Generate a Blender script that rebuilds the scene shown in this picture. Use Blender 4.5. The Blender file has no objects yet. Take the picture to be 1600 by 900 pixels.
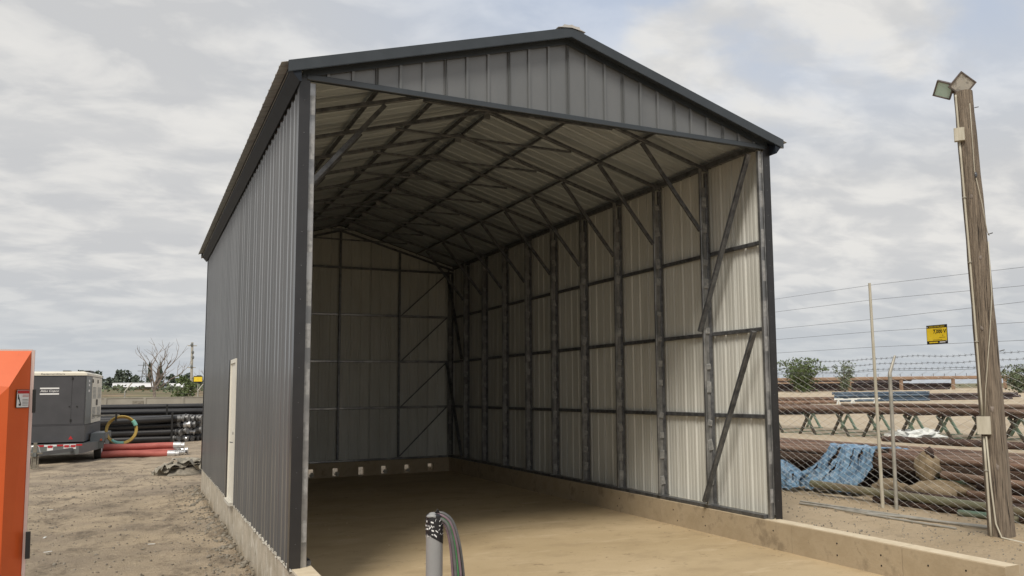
import bpy, math, random
from mathutils import Vector, Matrix, noise
R = math.radians
S = bpy.context.scene
COL = S.collection

# ------------------------------------------------------------------ camera
yaw, pit, rol = .4778, .1026, -.0119
F = Vector((math.sin(yaw)*math.cos(pit), math.cos(yaw)*math.cos(pit), math.sin(pit)))
Rt = Vector((math.cos(yaw), -math.sin(yaw), 0)); Up = Rt.cross(F)
R2 = Rt*math.cos(rol)+Up*math.sin(rol); U2 = -Rt*math.sin(rol)+Up*math.cos(rol)
cam_d = bpy.data.cameras.new('camera'); cam = bpy.data.objects.new('camera', cam_d); COL.objects.link(cam)
M = Matrix((R2, U2, -F)).transposed().to_4x4(); M.translation = Vector((-1.6713, -10.4654, 2.443))
cam.matrix_world = M
cam_d.sensor_width = 36; cam_d.lens = 1317.3/1600*36; cam_d.shift_x = -98.4/1600; cam_d.shift_y = 24.4/1600
cam_d.clip_start = .05; cam_d.clip_end = 9000
S.camera = cam

# ------------------------------------------------------------------ sky and sun
SUN_EL, SUN_AZ = R(50), R(-140)          # azimuth clockwise from +Y
S.view_settings.view_transform = 'Standard'; S.view_settings.look = 'None'
S.view_settings.exposure = .35; S.view_settings.gamma = 1
W_ = bpy.data.worlds.new('World'); S.world = W_; W_.use_nodes = True
nt = W_.node_tree; nt.nodes.clear()
def N(t, **k):
    n = nt.nodes.new(t)
    for a, b in k.items(): setattr(n, a, b)
    return n
def L(a, b): nt.links.new(a, b)
def mathn(op, a, b=None, c=None):
    n = N('ShaderNodeMath', operation=op)
    for i, v in enumerate((a, b, c)):
        if v is None: continue
        if isinstance(v, (int, float)): n.inputs[i].default_value = v
        else: L(v, n.inputs[i])
    return n.outputs[0]
out = N('ShaderNodeOutputWorld'); bg = N('ShaderNodeBackground'); bg.inputs[1].default_value = .1
sky = N('ShaderNodeTexSky', sky_type='NISHITA', sun_disc=False); sky.sun_elevation = SUN_EL; sky.sun_rotation = SUN_AZ
sky.dust_density = 2.0
tc = N('ShaderNodeTexCoord'); sep = N('ShaderNodeSeparateXYZ'); L(tc.outputs['Generated'], sep.inputs[0])
zc = mathn('MAXIMUM', sep.outputs[2], 0.0)
zz = mathn('ADD', zc, .20)
u = mathn('DIVIDE', sep.outputs[0], zz); v = mathn('DIVIDE', sep.outputs[1], zz)
cmb = N('ShaderNodeCombineXYZ'); L(u, cmb.inputs[0]); L(v, cmb.inputs[1])
mp = N('ShaderNodeMapping'); L(cmb.outputs[0], mp.inputs[0]); mp.inputs['Rotation'].default_value = (0, 0, R(35)); mp.inputs['Scale'].default_value = (1.0, 1.35, 1)
def noi(scale, det, rough, dist=0, vec=mp):
    n = N('ShaderNodeTexNoise'); n.inputs['Scale'].default_value = scale; n.inputs['Detail'].default_value = det
    n.inputs['Roughness'].default_value = rough; n.inputs['Distortion'].default_value = dist; L(vec.outputs[0], n.inputs['Vector']); return n.outputs[0]
def mrange(x, a, b, c, d):
    n = N('ShaderNodeMapRange'); n.interpolation_type = 'SMOOTHSTEP'; L(x, n.inputs[0])
    for i, q in enumerate((a, b, c, d)): n.inputs[i+1].default_value = q
    return n.outputs[0]
n1 = noi(.9, 7, .55, .25); n2 = noi(4.2, 5, .55, .3); n3 = noi(.5, 3, .5)
puff = mrange(n2, .38, .66, 0, 1)
body = mathn('ADD', mathn('MULTIPLY', n1, .55), mathn('MULTIPLY', puff, .18))
cr = N('ShaderNodeValToRGB'); L(body, cr.inputs[0])
e = cr.color_ramp.elements; e[0].position = .25; e[0].color = (4.65, 4.7, 4.78, 1); e[1].position = .46; e[1].color = (6.25, 6.15, 5.95, 1)
# thin spots where the blue shows: more of them towards the right hand side (+x)
gap = mrange(mathn('ADD', n1, mathn('MULTIPLY', n3, .55)), .745, .85, 1, 0)
east = mrange(sep.outputs[0], .0, .5, 0, 1); high = mrange(sep.outputs[2], .2, .5, 0, 1)
gapm = mathn('MULTIPLY', gap, mathn('MULTIPLY', mathn('MULTIPLY', east, high), .62))
blue = N('ShaderNodeMixRGB', blend_type='ADD'); blue.inputs[0].default_value = 1.0
L(sky.outputs[0], blue.inputs[1]); blue.inputs[2].default_value = (1.6, 1.9, 2.4, 1)
mx = N('ShaderNodeMixRGB'); L(gapm, mx.inputs[0]); L(cr.outputs[0], mx.inputs[1]); L(blue.outputs[0], mx.inputs[2])
# greyer, bluer bank low over the horizon
hz = mrange(sep.outputs[2], 0.0, .17, 1, 0)
mh = N('ShaderNodeMixRGB'); L(mathn('MULTIPLY', hz, .72), mh.inputs[0]); L(mx.outputs[0], mh.inputs[1]); mh.inputs[2].default_value = (3.9, 4.25, 4.6, 1)
L(mh.outputs[0], bg.inputs[0]); L(bg.outputs[0], out.inputs[0])

sd = bpy.data.lights.new('sun', 'SUN'); sd.energy = 2.3; sd.angle = R(18); sd.color = (1, .93, .82)
sun = bpy.data.objects.new('sun', sd); COL.objects.link(sun)
sdir = Vector((math.sin(SUN_AZ)*math.cos(SUN_EL), math.cos(SUN_AZ)*math.cos(SUN_EL), math.sin(SUN_EL)))
sun.rotation_euler = sdir.to_track_quat('Z', 'Y').to_euler()

# ------------------------------------------------------------------ materials
def mat(name, col, rough=.7, metal=0., col2=None, scale=3., detail=6, bump=0., bscale=None, spec=.5, stretch=(1, 1, 1), lo=.35, hi=.65,
        col3=None, scale3=.6, amt3=.6, lo3=.45, hi3=.65, coat=0., coord='Object', vary=0.):
    m = bpy.data.materials.new(name); m.use_nodes = True; t = m.node_tree; b = t.nodes['Principled BSDF']
    b.inputs['Roughness'].default_value = rough; b.inputs['Metallic'].default_value = metal
    b.inputs['Specular IOR Level'].default_value = spec
    b.inputs['Base Color'].default_value = (*col, 1)
    if coat: b.inputs['Coat Weight'].default_value = coat; b.inputs['Coat Roughness'].default_value = .18
    if col2 or bump:
        c = t.nodes.new('ShaderNodeTexCoord'); mpn = t.nodes.new('ShaderNodeMapping'); t.links.new(c.outputs[coord], mpn.inputs[0]); mpn.inputs['Scale'].default_value = stretch
        n = t.nodes.new('ShaderNodeTexNoise'); n.inputs['Scale'].default_value = scale; n.inputs['Detail'].default_value = detail; n.inputs['Roughness'].default_value = .6
        t.links.new(mpn.outputs[0], n.inputs['Vector'])
        if col2:
            r = t.nodes.new('ShaderNodeValToRGB'); r.color_ramp.elements[0].position = lo; r.color_ramp.elements[1].position = hi
            r.color_ramp.elements[0].color = (*col, 1); r.color_ramp.elements[1].color = (*col2, 1)
            t.links.new(n.outputs[0], r.inputs[0]); last = r.outputs[0]
            if col3:
                n3 = t.nodes.new('ShaderNodeTexNoise'); n3.inputs['Scale'].default_value = scale3; n3.inputs['Detail'].default_value = 5; n3.inputs['Roughness'].default_value = .65
                t.links.new(mpn.outputs[0], n3.inputs['Vector'])
                q = t.nodes.new('ShaderNodeMapRange'); q.inputs[1].default_value = lo3; q.inputs[2].default_value = hi3; q.inputs[4].default_value = amt3
                t.links.new(n3.outputs[0], q.inputs[0])
                mm = t.nodes.new('ShaderNodeMixRGB'); t.links.new(q.outputs[0], mm.inputs[0]); t.links.new(last, mm.inputs[1]); mm.inputs[2].default_value = (*col3, 1)
                last = mm.outputs[0]
            if vary:
                oi = t.nodes.new('ShaderNodeObjectInfo'); hv = t.nodes.new('ShaderNodeHueSaturation'); vr = t.nodes.new('ShaderNodeMapRange')
                vr.inputs[3].default_value = 1-vary; vr.inputs[4].default_value = 1+vary; t.links.new(oi.outputs['Random'], vr.inputs[0]); t.links.new(vr.outputs[0], hv.inputs['Value']); t.links.new(last, hv.inputs['Color']); last = hv.outputs[0]
            t.links.new(last, b.inputs['Base Color'])
        if bump:
            nb = t.nodes.new('ShaderNodeTexNoise'); nb.inputs['Scale'].default_value = bscale or scale*3; nb.inputs['Detail'].default_value = 8; nb.inputs['Roughness'].default_value = .7
            t.links.new(mpn.outputs[0], nb.inputs['Vector'])
            bp = t.nodes.new('ShaderNodeBump'); bp.inputs['Strength'].default_value = 1; bp.inputs['Distance'].default_value = bump
            t.links.new(nb.outputs[0], bp.inputs['Height']); t.links.new(bp.outputs[0], b.inputs['Normal'])
    return m
X = {}
X['wall_out'] = mat('charcoal_painted_steel', (.076, .080, .084), .30, .0, (.094, .098, .102), 1.2, bump=.0012, bscale=2.5, spec=.9, stretch=(1, 1, .25), coat=.9, vary=.06)
X['gable_out'] = mat('grey_gable_steel', (.105, .112, .116), .34, .0, (.128, .134, .138), 1.5, bump=.001, bscale=2.5, spec=.8, stretch=(1, 1, .3), vary=.05, coat=.3)
X['wall_in'] = mat('off_white_primer_steel', (.56, .565, .525), .5, 0, (.64, .645, .605), 2.5, stretch=(1, 1, .25), bump=.001, bscale=3, col3=(.51, .515, .475), scale3=1.4, amt3=.3, vary=.05)
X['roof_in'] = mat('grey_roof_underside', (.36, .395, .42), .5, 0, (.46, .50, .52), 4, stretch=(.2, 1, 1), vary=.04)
X['eave'] = mat('dark_eave_trim', (.010, .015, .023), .6, 0, (.015, .021, .031), 4, spec=.25)
X['trim'] = mat('slate_trim', (.022, .029, .036), .36, 0, (.030, .038, .046), 4, bump=.0005, coat=.3)
X['black_trim'] = mat('black_trim', (.013, .013, .015), .36, 0, (.019, .019, .021), 4, bump=.0005, coat=.25)
X['roof_out'] = mat('pale_roof_steel', (.42, .41, .39), .4, 0, (.5, .49, .47), 3)
X['steel'] = mat('dark_galvanised_steel', (.09, .095, .105), .40, .6, (.20, .205, .215), 9, bump=.0006, stretch=(1, 1, 1))
X['zinc'] = mat('zinc_tube', (.20, .205, .21), .34, .7, (.40, .40, .40), 2.2, stretch=(1, 1, 1), lo=.40, hi=.60, bump=.0006)
X['web'] = mat('grey_web_plate', (.20, .20, .20), .5, .4, (.34, .34, .335), 5)
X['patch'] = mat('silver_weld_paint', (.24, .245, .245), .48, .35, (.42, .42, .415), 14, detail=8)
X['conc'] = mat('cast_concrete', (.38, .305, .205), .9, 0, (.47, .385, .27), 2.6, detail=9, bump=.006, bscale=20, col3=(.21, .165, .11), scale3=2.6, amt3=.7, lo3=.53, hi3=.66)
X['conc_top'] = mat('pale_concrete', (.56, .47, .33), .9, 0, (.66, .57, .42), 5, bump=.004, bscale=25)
X['stem'] = mat('weathered_stem_wall', (.36, .32, .25), .9, 0, (.48, .43, .35), 2.2, bump=.01, bscale=9, col3=(.60, .57, .50), scale3=3.2, amt3=.8, lo3=.52, hi3=.66)
X['mortar'] = mat('pale_mortar', (.44, .42, .37), .95, 0, (.58, .56, .50), 14, bump=.01, bscale=30)
X['slab'] = mat('dusty_slab', (.44, .34, .205), .92, 0, (.52, .41, .26), .45, detail=10, bump=.008, bscale=14, col3=(.36, .275, .17), scale3=1.3, amt3=.55, lo3=.50, hi3=.66, stretch=(.8, 1.15, 1))
X['slab'].node_tree.nodes['Principled BSDF'].inputs['Specular IOR Level'].default_value = .25
def add_marks(m, scale, lo_, hi_, col, amt, stretch):
    # a further layer of small irregular marks (scuffs, spilt mud) over a base colour
    t = m.node_tree; b = t.nodes['Principled BSDF']; src = b.inputs['Base Color'].links[0].from_socket
    c = t.nodes.new('ShaderNodeTexCoord'); q = t.nodes.new('ShaderNodeMapping'); t.links.new(c.outputs['Object'], q.inputs[0]); q.inputs['Scale'].default_value = stretch; q.inputs['Location'].default_value = (3.1, 7.7, 1)
    n = t.nodes.new('ShaderNodeTexNoise'); n.inputs['Scale'].default_value = scale; n.inputs['Detail'].default_value = 9; n.inputs['Roughness'].default_value = .75; t.links.new(q.outputs[0], n.inputs['Vector'])
    r_ = t.nodes.new('ShaderNodeMapRange'); r_.inputs[1].default_value = lo_; r_.inputs[2].default_value = hi_; r_.inputs[4].default_value = amt; t.links.new(n.outputs[0], r_.inputs[0])
    x = t.nodes.new('ShaderNodeMixRGB'); t.links.new(r_.outputs[0], x.inputs[0]); t.links.new(src, x.inputs[1]); x.inputs[2].default_value = (*col, 1); t.links.new(x.outputs[0], b.inputs['Base Color'])
add_marks(X['slab'], 3.2, .60, .68, (.19, .14, .085), .75, (1, 1, 1))
add_marks(X['slab'], 1.1, .56, .66, (.60, .49, .335), .6, (.5, 1.6, 1))
add_marks(X['slab'], 22, .60, .70, (.24, .18, .11), .6, (1, 1, 1))
add_marks(X['conc'], 9, .62, .70, (.13, .10, .065), .7, (1, 1, 1))
add_marks(X['stem'], 5, .55, .64, (.24, .20, .15), .6, (1, 1, 1))
X['door'] = mat('cream_door', (.66, .64, .57), .5, 0, (.72, .70, .63), 3)
X['wood'] = mat('weathered_pole_wood', (.085, .067, .052), .92, 0, (.29, .235, .18), 11, stretch=(5, 5, .22), bump=.035, bscale=14, lo=.32, hi=.64, col3=(.34, .285, .225), scale3=.9, amt3=.45)
X['rust'] = mat('rusty_pipe_steel', (.075, .045, .032), .85, 0, (.165, .098, .068), 2.4, stretch=(3, .5, 3), bump=.002, col3=(.32, .235, .17), scale3=.9, amt3=.55, vary=.42)
X['rust_dark'] = mat('dark_rusty_steel', (.035, .022, .018), .9, 0, (.09, .052, .038), 3, bump=.002)
X['bore'] = mat('pipe_bore', (.008, .007, .007), .95)
X['green'] = mat('green_pipe_paint', (.095, .17, .125), .65, 0, (.17, .23, .17), 4, stretch=(2, .5, 2), col3=(.23, .17, .11), scale3=1.5, amt3=.7)
X['olive'] = mat('olive_pipe', (.16, .165, .10), .7, 0, (.24, .23, .15), 3, stretch=(2, .4, 2), col3=(.14, .075, .05), scale3=1.2, amt3=.8)
X['leg_green'] = mat('trestle_green', (.05, .10, .065), .7, 0, (.12, .21, .14), 2, col3=(.05, .03, .022), scale3=.8, amt3=.9, lo3=.4, hi3=.55)
X['tarp'] = mat('crumpled_blue_tarp', (.05, .10, .17), .65, 0, (.19, .33, .48), 6, stretch=(1, 2, .8), bump=.02, bscale=14, col3=(.38, .45, .52), scale3=8, amt3=.75, lo3=.53, hi3=.64, lo=.36, hi=.56)
X['burlap'] = mat('burlap', (.22, .165, .10), .95, 0, (.36, .28, .18), 5, bump=.012, bscale=24, col3=(.13, .10, .065), scale3=3, amt3=.5)
X['galv'] = mat('dull_galvanised', (.34, .33, .29), .55, .4, (.48, .46, .41), 5)
X['mesh'] = mat('chain_link_wire', (.60, .59, .55), .5, .2)
X['wire'] = mat('fence_wire', (.12, .12, .12), .6, .4)
X['pale_post'] = mat('pale_post', (.42, .39, .31), .7, 0, (.52, .49, .41), 6, stretch=(4, 4, .6))
X['hdpe'] = mat('black_hose_rubber', (.013, .013, .015), .38, 0, (.028, .028, .03), 2.5, stretch=(.4, 2, 2))
X['red'] = mat('red_hose_rubber', (.33, .075, .06), .6, 0, (.44, .12, .095), 2, stretch=(1, 3, 3), bump=.002)
X['alu'] = mat('aluminium_coupling', (.45, .45, .45), .35, .7, (.75, .75, .75), 6, lo=.3, hi=.7)
X['gal_d'] = mat('dull_coupling', (.10, .10, .10), .5, .5, (.30, .30, .30), 7)
X['yel'] = mat('yellow_hose', (.42, .29, .07), .55, 0, (.5, .36, .1), 6)
X['teal'] = mat('teal_tape', (.16, .42, .35), .5, 0, (.22, .5, .42), 6)
X['gen'] = mat('generator_grey', (.055, .056, .062), .45, 0, (.07, .07, .077), 1.5)
X['gen2'] = mat('generator_side_grey', (.12, .13, .13), .45, 0, (.15, .16, .155), 1.5)
X['cream'] = mat('generator_cream', (.66, .62, .52), .45, 0, (.72, .68, .58), 2)
X['blk'] = mat('black_plastic', (.012, .012, .012), .5)
X['tyre'] = mat('tyre_rubber', (.018, .017, .016), .85, 0, (.04, .037, .032), 5)
X['white'] = mat('white_print', (.75, .75, .75), .6)
X['redp'] = mat('red_print', (.45, .02, .025), .5)
X['orange'] = mat('orange_paint', (.62, .098, .018), .38, 0, (.66, .115, .022), 2.0, bump=.0006, bscale=5)
add_marks(X['orange'], 6, .66, .74, (.33, .09, .035), .5, (1, 1, .4))
X['pink'] = mat('pale_edge_gasket', (.55, .42, .38), .6, 0, (.62, .5, .46), 4)
X['signy'] = mat('sign_yellow', (.86, .60, .02), .5, 0, (.92, .68, .05), 6)
X['signb'] = mat('sign_black', (.015, .014, .016), .5)
X['pvc'] = mat('grey_pvc', (.25, .25, .25), .42, 0, (.30, .30, .30), 3)
X['cable'] = mat('grey_cable_jacket', (.085, .085, .085), .45, 0, (.14, .14, .135), 8)
X['cable_g'] = mat('green_cable_jacket', (.07, .24, .09), .45, 0, (.1, .3, .12), 8)
X['cable_p'] = mat('mauve_cable_jacket', (.15, .10, .12), .45, 0, (.2, .14, .16), 8)
X['leaf'] = mat('leaf_green', (.055, .085, .03), .7, 0, (.12, .16, .055), 1.5)
X['leaf_hazed'] = mat('leaf_dark_hazed', (.06, .08, .058), .8, 0, (.10, .125, .09), 1.0)  # far crowns: distance haze is painted in by lightening the leaf colour
X['leaf_g'] = mat('leaf_greygreen', (.07, .095, .055), .8, 0, (.16, .19, .11), 1.2)
X['bark'] = mat('grey_bark', (.15, .125, .11), .9, 0, (.26, .22, .19), 4)
X['conc_wall'] = mat('block_wall', (.30, .28, .24), .9, 0, (.38, .355, .30), .7, bump=.003, bscale=8)
X['field'] = mat('dry_field', (.17, .11, .075), .95, 0, (.26, .19, .12), .08, col3=(.10, .115, .05), scale3=.05, amt3=.8, lo3=.4, hi3=.6)
X['field_g'] = mat('green_berm', (.12, .12, .06), .95, 0, (.20, .18, .10), .08, col3=(.24, .17, .11), scale3=.05, amt3=.6)
X['roofw'] = mat('white_roof', (.62, .62, .62), .6, 0, (.7, .7, .7), .3)
X['glass'] = mat('lamp_glass', (.42, .58, .50), .12, 0, (.5, .64, .57), 4, spec=.8)
X['reflector'] = mat('lamp_reflector', (.55, .54, .50), .3, .5, (.35, .34, .32), 18, lo=.5, hi=.6)
X['brz'] = mat('lamp_bronze', (.10, .085, .075), .55, .2, (.16, .13, .115), 20)
X['stone'] = mat('field_stone', (.16, .145, .12), .9, 0, (.30, .27, .22), 9, bump=.01, bscale=20)
X['plank'] = mat('weathered_plank', (.14, .125, .10), .9, 0, (.26, .235, .19), 6, stretch=(1, 6, 6), bump=.006)
X['sheet'] = mat('dirty_canvas', (.20, .185, .15), .9, 0, (.38, .35, .29), 5, bump=.01)
X['plastic'] = mat('white_plastic_sheet', (.62, .64, .62), .5, 0, (.75, .76, .74), 5)
X['bluep'] = mat('blue_pipe_coating', (.035, .06, .095), .6, 0, (.09, .13, .18), .8)
X['farpipe'] = mat('far_dark_pipe', (.045, .035, .038), .8, 0, (.095, .07, .068), .7)
X['rail'] = mat('brown_pipeline', (.24, .155, .105), .8, 0, (.32, .22, .155), .8, stretch=(1, .2, 1))

# ground: two soils, the darker trampled yard on the left, the sandy yard on the right
def ground_mat():
    m = bpy.data.materials.new('dirt'); m.use_nodes = True; t = m.node_tree; b = t.nodes['Principled BSDF']
    b.inputs['Roughness'].default_value = .95; b.inputs['Specular IOR Level'].default_value = .15
    c = t.nodes.new('ShaderNodeTexCoord'); ln = t.links.new
    def nz(s, d=7, r=.6, st=(1, 1, 1)):
        q = t.nodes.new('ShaderNodeMapping'); q.inputs['Scale'].default_value = st; ln(c.outputs['Object'], q.inputs[0])
        n = t.nodes.new('ShaderNodeTexNoise'); n.inputs['Scale'].default_value = s; n.inputs['Detail'].default_value = d; n.inputs['Roughness'].default_value = r; ln(q.outputs[0], n.inputs['Vector']); return n.outputs[0]
    def mr(x, a, b_, c0=0, c1=1):
        n = t.nodes.new('ShaderNodeMapRange'); ln(x, n.inputs[0])
        for i, q in enumerate((a, b_, c0, c1)): n.inputs[i+1].default_value = q
        return n.outputs[0]
    def mix(f, a, b_):
        n = t.nodes.new('ShaderNodeMixRGB'); ln(f, n.inputs[0])
        for i, q in ((1, a), (2, b_)):
            if isinstance(q, tuple): n.inputs[i].default_value = (*q, 1)
            else: ln(q, n.inputs[i])
        return n.outputs[0]
    left = mix(mr(nz(.45, 8, .62), .38, .62), (.49, .40, .29), (.32, .265, .205))
    left = mix(mr(nz(1.7, 10, .75, (1, .6, 1)), .49, .63, 0, .85), left, (.17, .14, .108))
    left = mix(mr(nz(9, 6, .7), .55, .72, 0, .6), left, (.60, .51, .385))
    right = mix(mr(nz(.3, 8, .6), .35, .65), (.62, .50, .35), (.50, .395, .265))
    right = mix(mr(nz(2.2, 10, .75), .53, .68, 0, .6), right, (.34, .27, .19))
    s = t.nodes.new('ShaderNodeSeparateXYZ'); ln(c.outputs['Object'], s.inputs[0])
    col = mix(mr(s.outputs[0], 3.0, 7.0), left, right)
    far = mr(s.outputs[0], 16, 28)
    col = mix(far, col, mix(mr(nz(.12, 6, .6), .35, .65), (.52, .44, .33), (.45, .37, .27)))
    ln(col, b.inputs['Base Color'])
    add = t.nodes.new('ShaderNodeMath'); add.operation = 'ADD'; ln(nz(7, 9, .72), add.inputs[0]); ln(nz(30, 6, .7), add.inputs[1])
    bp = t.nodes.new('ShaderNodeBump'); bp.inputs['Distance'].default_value = .05; bp.inputs['Strength'].default_value = 1; ln(add.outputs[0], bp.inputs['Height']); ln(bp.outputs[0], b.inputs['Normal'])
    return m
X['dirt'] = ground_mat()

# ------------------------------------------------------------------ mesh helpers
class MB:
    def __init__(s): s.v = []; s.f = []; s.mi = []; s.m = 0
    def add(s, vs, fs):
        o = len(s.v); s.v += [Vector(p) for p in vs]; s.f += [tuple(i+o for i in f) for f in fs]; s.mi += [s.m]*len(fs); return s
    def box(s, a, b):
        (x0, y0, z0), (x1, y1, z1) = a, b
        return s.add([(x0,y0,z0),(x1,y0,z0),(x1,y1,z0),(x0,y1,z0),(x0,y0,z1),(x1,y0,z1),(x1,y1,z1),(x0,y1,z1)],
                     [(0,3,2,1),(4,5,6,7),(0,1,5,4),(1,2,6,5),(2,3,7,6),(3,0,4,7)])
    def beam(s, p, q, w, h, up=(0, 0, 1), bev=0):
        p, q = Vector(p), Vector(q); d = (q-p).normalized(); side = d.cross(Vector(up)).normalized(); n = side.cross(d)
        if bev:
            c = bev; prof = [(-w/2+c,-h/2),(w/2-c,-h/2),(w/2,-h/2+c),(w/2,h/2-c),(w/2-c,h/2),(-w/2+c,h/2),(-w/2,h/2-c),(-w/2,-h/2+c)]
        else: prof = [(-w/2,-h/2),(w/2,-h/2),(w/2,h/2),(-w/2,h/2)]
        k = len(prof); vs = [e+side*a+n*b for e in (p, q) for a, b in prof]
        return s.add(vs, [(i,(i+1)%k,(i+1)%k+k,i+k) for i in range(k)]+[tuple(range(k))[::-1], tuple(range(k,2*k))])
    def tube(s, pts, r, n=8, cap=True, r1=None):
        pts = [Vector(p) for p in pts]; m = len(pts); vs = []; prev = None
        for i, p in enumerate(pts):
            d = (pts[min(i+1, m-1)]-pts[max(i-1, 0)]).normalized()
            if prev is None:
                a = Vector((0, 0, 1)) if abs(d.z) < .9 else Vector((1, 0, 0)); sd_ = d.cross(a).normalized()
            else: sd_ = (prev - d*prev.dot(d)).normalized()
            prev = sd_; up = sd_.cross(d)
            rr = r if r1 is None else r+(r1-r)*i/(m-1)
            if isinstance(r, (list, tuple)): rr = r[i]
            for k in range(n):
                t = 2*math.pi*k/n; vs.append(p+sd_*math.cos(t)*rr+up*math.sin(t)*rr)
        fs = [(i*n+k, i*n+(k+1)%n, (i+1)*n+(k+1)%n, (i+1)*n+k) for i in range(m-1) for k in range(n)]
        if cap: fs += [tuple(range(n))[::-1], tuple(range((m-1)*n, m*n))]
        return s.add(vs, fs)
    def blob(s, c, r, seed=0, amp=.15, nu=14, nv=9, p=1.0, fr=1.5):
        vs = []; c = Vector(c)
        for j in range(nv+1):
            th = math.pi*j/nv
            for i in range(nu):
                ph = 2*math.pi*i/nu
                d = Vector((math.sin(th)*math.cos(ph), math.sin(th)*math.sin(ph), math.cos(th)))
                d = Vector([math.copysign(abs(q)**p, q) for q in d])
                k = 1+amp*noise.noise(d*fr+Vector((seed*7.3, seed*3.1, seed)))*2
                vs.append(c+Vector((d.x*r[0]*k, d.y*r[1]*k, d.z*r[2]*k)))
        fs = [(j*nu+i, (j+1)*nu+i, (j+1)*nu+(i+1)%nu, j*nu+(i+1)%nu) for j in range(nv) for i in range(nu)]
        return s.add(vs, fs)
    def grid(s, fn, nu, nv):
        vs = [fn(i/nu, j/nv) for j in range(nv+1) for i in range(nu+1)]
        return s.add(vs, [(j*(nu+1)+i, j*(nu+1)+i+1, (j+1)*(nu+1)+i+1, (j+1)*(nu+1)+i) for j in range(nv) for i in range(nu)])
    def build(s, name, mats, parent=None, smooth=False, origin=None):
        me = bpy.data.meshes.new(name); o0 = Vector(parent['_o']) if parent is not None else Vector(origin or (0, 0, 0))
        if parent is not None and origin: o0 = Vector(origin)
        me.from_pydata([tuple(p-o0) for p in s.v], [], s.f)
        if not isinstance(mats, (list, tuple)): mats = [mats]
        for m in mats: me.materials.append(X[m])
        if len(mats) > 1: me.polygons.foreach_set('material_index', s.mi)
        if smooth: me.polygons.foreach_set('use_smooth', [True]*len(me.polygons))
        me.update()
        if smooth == 'auto':
            me.set_sharp_from_angle(angle=R(35))
        o = bpy.data.objects.new(name, me); COL.objects.link(o)
        if parent is not None:
            o.parent = parent; po = Vector(parent['_o']); o.location = o0-po
        else: o.location = o0
        o['_o'] = tuple(o0)
        return o
def thing(name, loc, label, cat, group=None):
    o = bpy.data.objects.new(name, None); COL.objects.link(o); o.location = loc; o['_o'] = tuple(loc); o.empty_display_size = .1
    return tag(o, label, cat, group)
def tag(o, label=None, cat=None, group=None, kind=None):
    if label: o['label'] = label
    if cat: o['category'] = cat
    if group: o['group'] = group
    if kind: o['kind'] = kind
    return o
def dup(o, loc, rot=None, scale=None, label=None):
    def cp(q, par):
        c = q.copy(); COL.objects.link(c); c.parent = par
        for ch in q.children: cp(ch, c)
        return c
    r = cp(o, None); r.location = loc
    if rot is not None: r.rotation_euler = rot
    if scale is not None: r.scale = scale
    if label: r['label'] = label
    return r
def text(name, body, mtl, parent, origin, xdir, ydir, height, width=None, depth=.004, shear=0):
    cu = bpy.data.curves.new(name, 'FONT'); cu.body = body; cu.size = 1; cu.extrude = 0; cu.shear = shear; cu.offset = .025 if name == 'lettering' and body.startswith('7') else .008; cu.resolution_u = 2
    to = bpy.data.objects.new(name, cu); COL.objects.link(to)
    dg = bpy.context.evaluated_depsgraph_get(); me = bpy.data.meshes.new_from_object(to.evaluated_get(dg)); bpy.data.objects.remove(to)
    xs = [v.co.x for v in me.vertices]; ys = [v.co.y for v in me.vertices]
    x0, x1, y0, y1 = min(xs), max(xs), min(ys), max(ys)
    sy = height/(y1-y0); sx = width/(x1-x0) if width else sy
    xd, yd, og = Vector(xdir), Vector(ydir), Vector(origin); po = Vector(parent['_o'])
    for v in me.vertices: v.co = og+xd*(v.co.x-x0)*sx+yd*(v.co.y-y0)*sy-po
    me.materials.clear(); me.materials.append(X[mtl])
    o = bpy.data.objects.new(name, me); COL.objects.link(o); o.parent = parent; o['_o'] = tuple(po); return o
rnd = random.Random(7)

# ------------------------------------------------------------------ ground
def hgt(x, y):
    s = min(1, max(0, (x-3.2)/3.2)); s = s*s*(3-2*s)
    h = -.15+.30*s
    if -.1 < x < 7.15 and -4.2 < y < 15.1: return -.32
    if x > 20:                                          # the far yard climbs gently away
        q = min(1, (x-20)/15); D = (x+1.67)*.46+(y+10.5)*.888; h += q*q*(3-2*q)*max(0, min(D-70, 90))*.0185
    near = max(0, 1-max(abs(x-4)/45, abs(y-12)/55))
    h += near*(.035*noise.noise(Vector((x*.5, y*.5, 3)))+.03*noise.noise(Vector((x*1.7, y*1.7, 9)))+.018*noise.noise(Vector((x*4.5, y*4.5, 1))))
    if x < -.5:
        for xr in (-1.55, -3.3): h -= .035*near*math.exp(-((x-xr-.25*math.sin(y*.22))/.22)**2)*(1+.6*noise.noise(Vector((x*3, y*3, 8))))
        h += .03*near*max(0, noise.noise(Vector((x*9, y*9, 4))))
    if x < 0 and y < 16:                                # spoil heaped against the footing
        d = max(0, 1-(-x)/.9); h += d*(.07+.13*noise.noise(Vector((x*2.5, y*1.8, 5)))+.03*noise.noise(Vector((x*9, y*9, 5))))
    if x > 7.2: h += .10*max(0, 1-math.hypot(x-9.7, y+2.1)/1.0)+.035*near*abs(noise.noise(Vector((x*3.2, y*3.2, 14))))+.03*near*max(0, noise.noise(Vector((x*8, y*8, 4))))
    return h
def axis(a, b, st, far):
    n = int((b-a)/st); m = [a+st*i for i in range(n+1)]
    lo = []; q = a; k = st
    while q > -far: k *= 1.35; q -= k; lo.append(q)
    hi = []; q = b; k = st
    while q < far: k *= 1.35; q += k; hi.append(q)
    return lo[::-1]+m+hi
ax = axis(-6, 20, .13, 4000); ay = axis(-11, 24, .16, 4000)
g = MB(); nx = len(ax)
g.v = [Vector((x, y, hgt(x, y))) for y in ay for x in ax]
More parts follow.
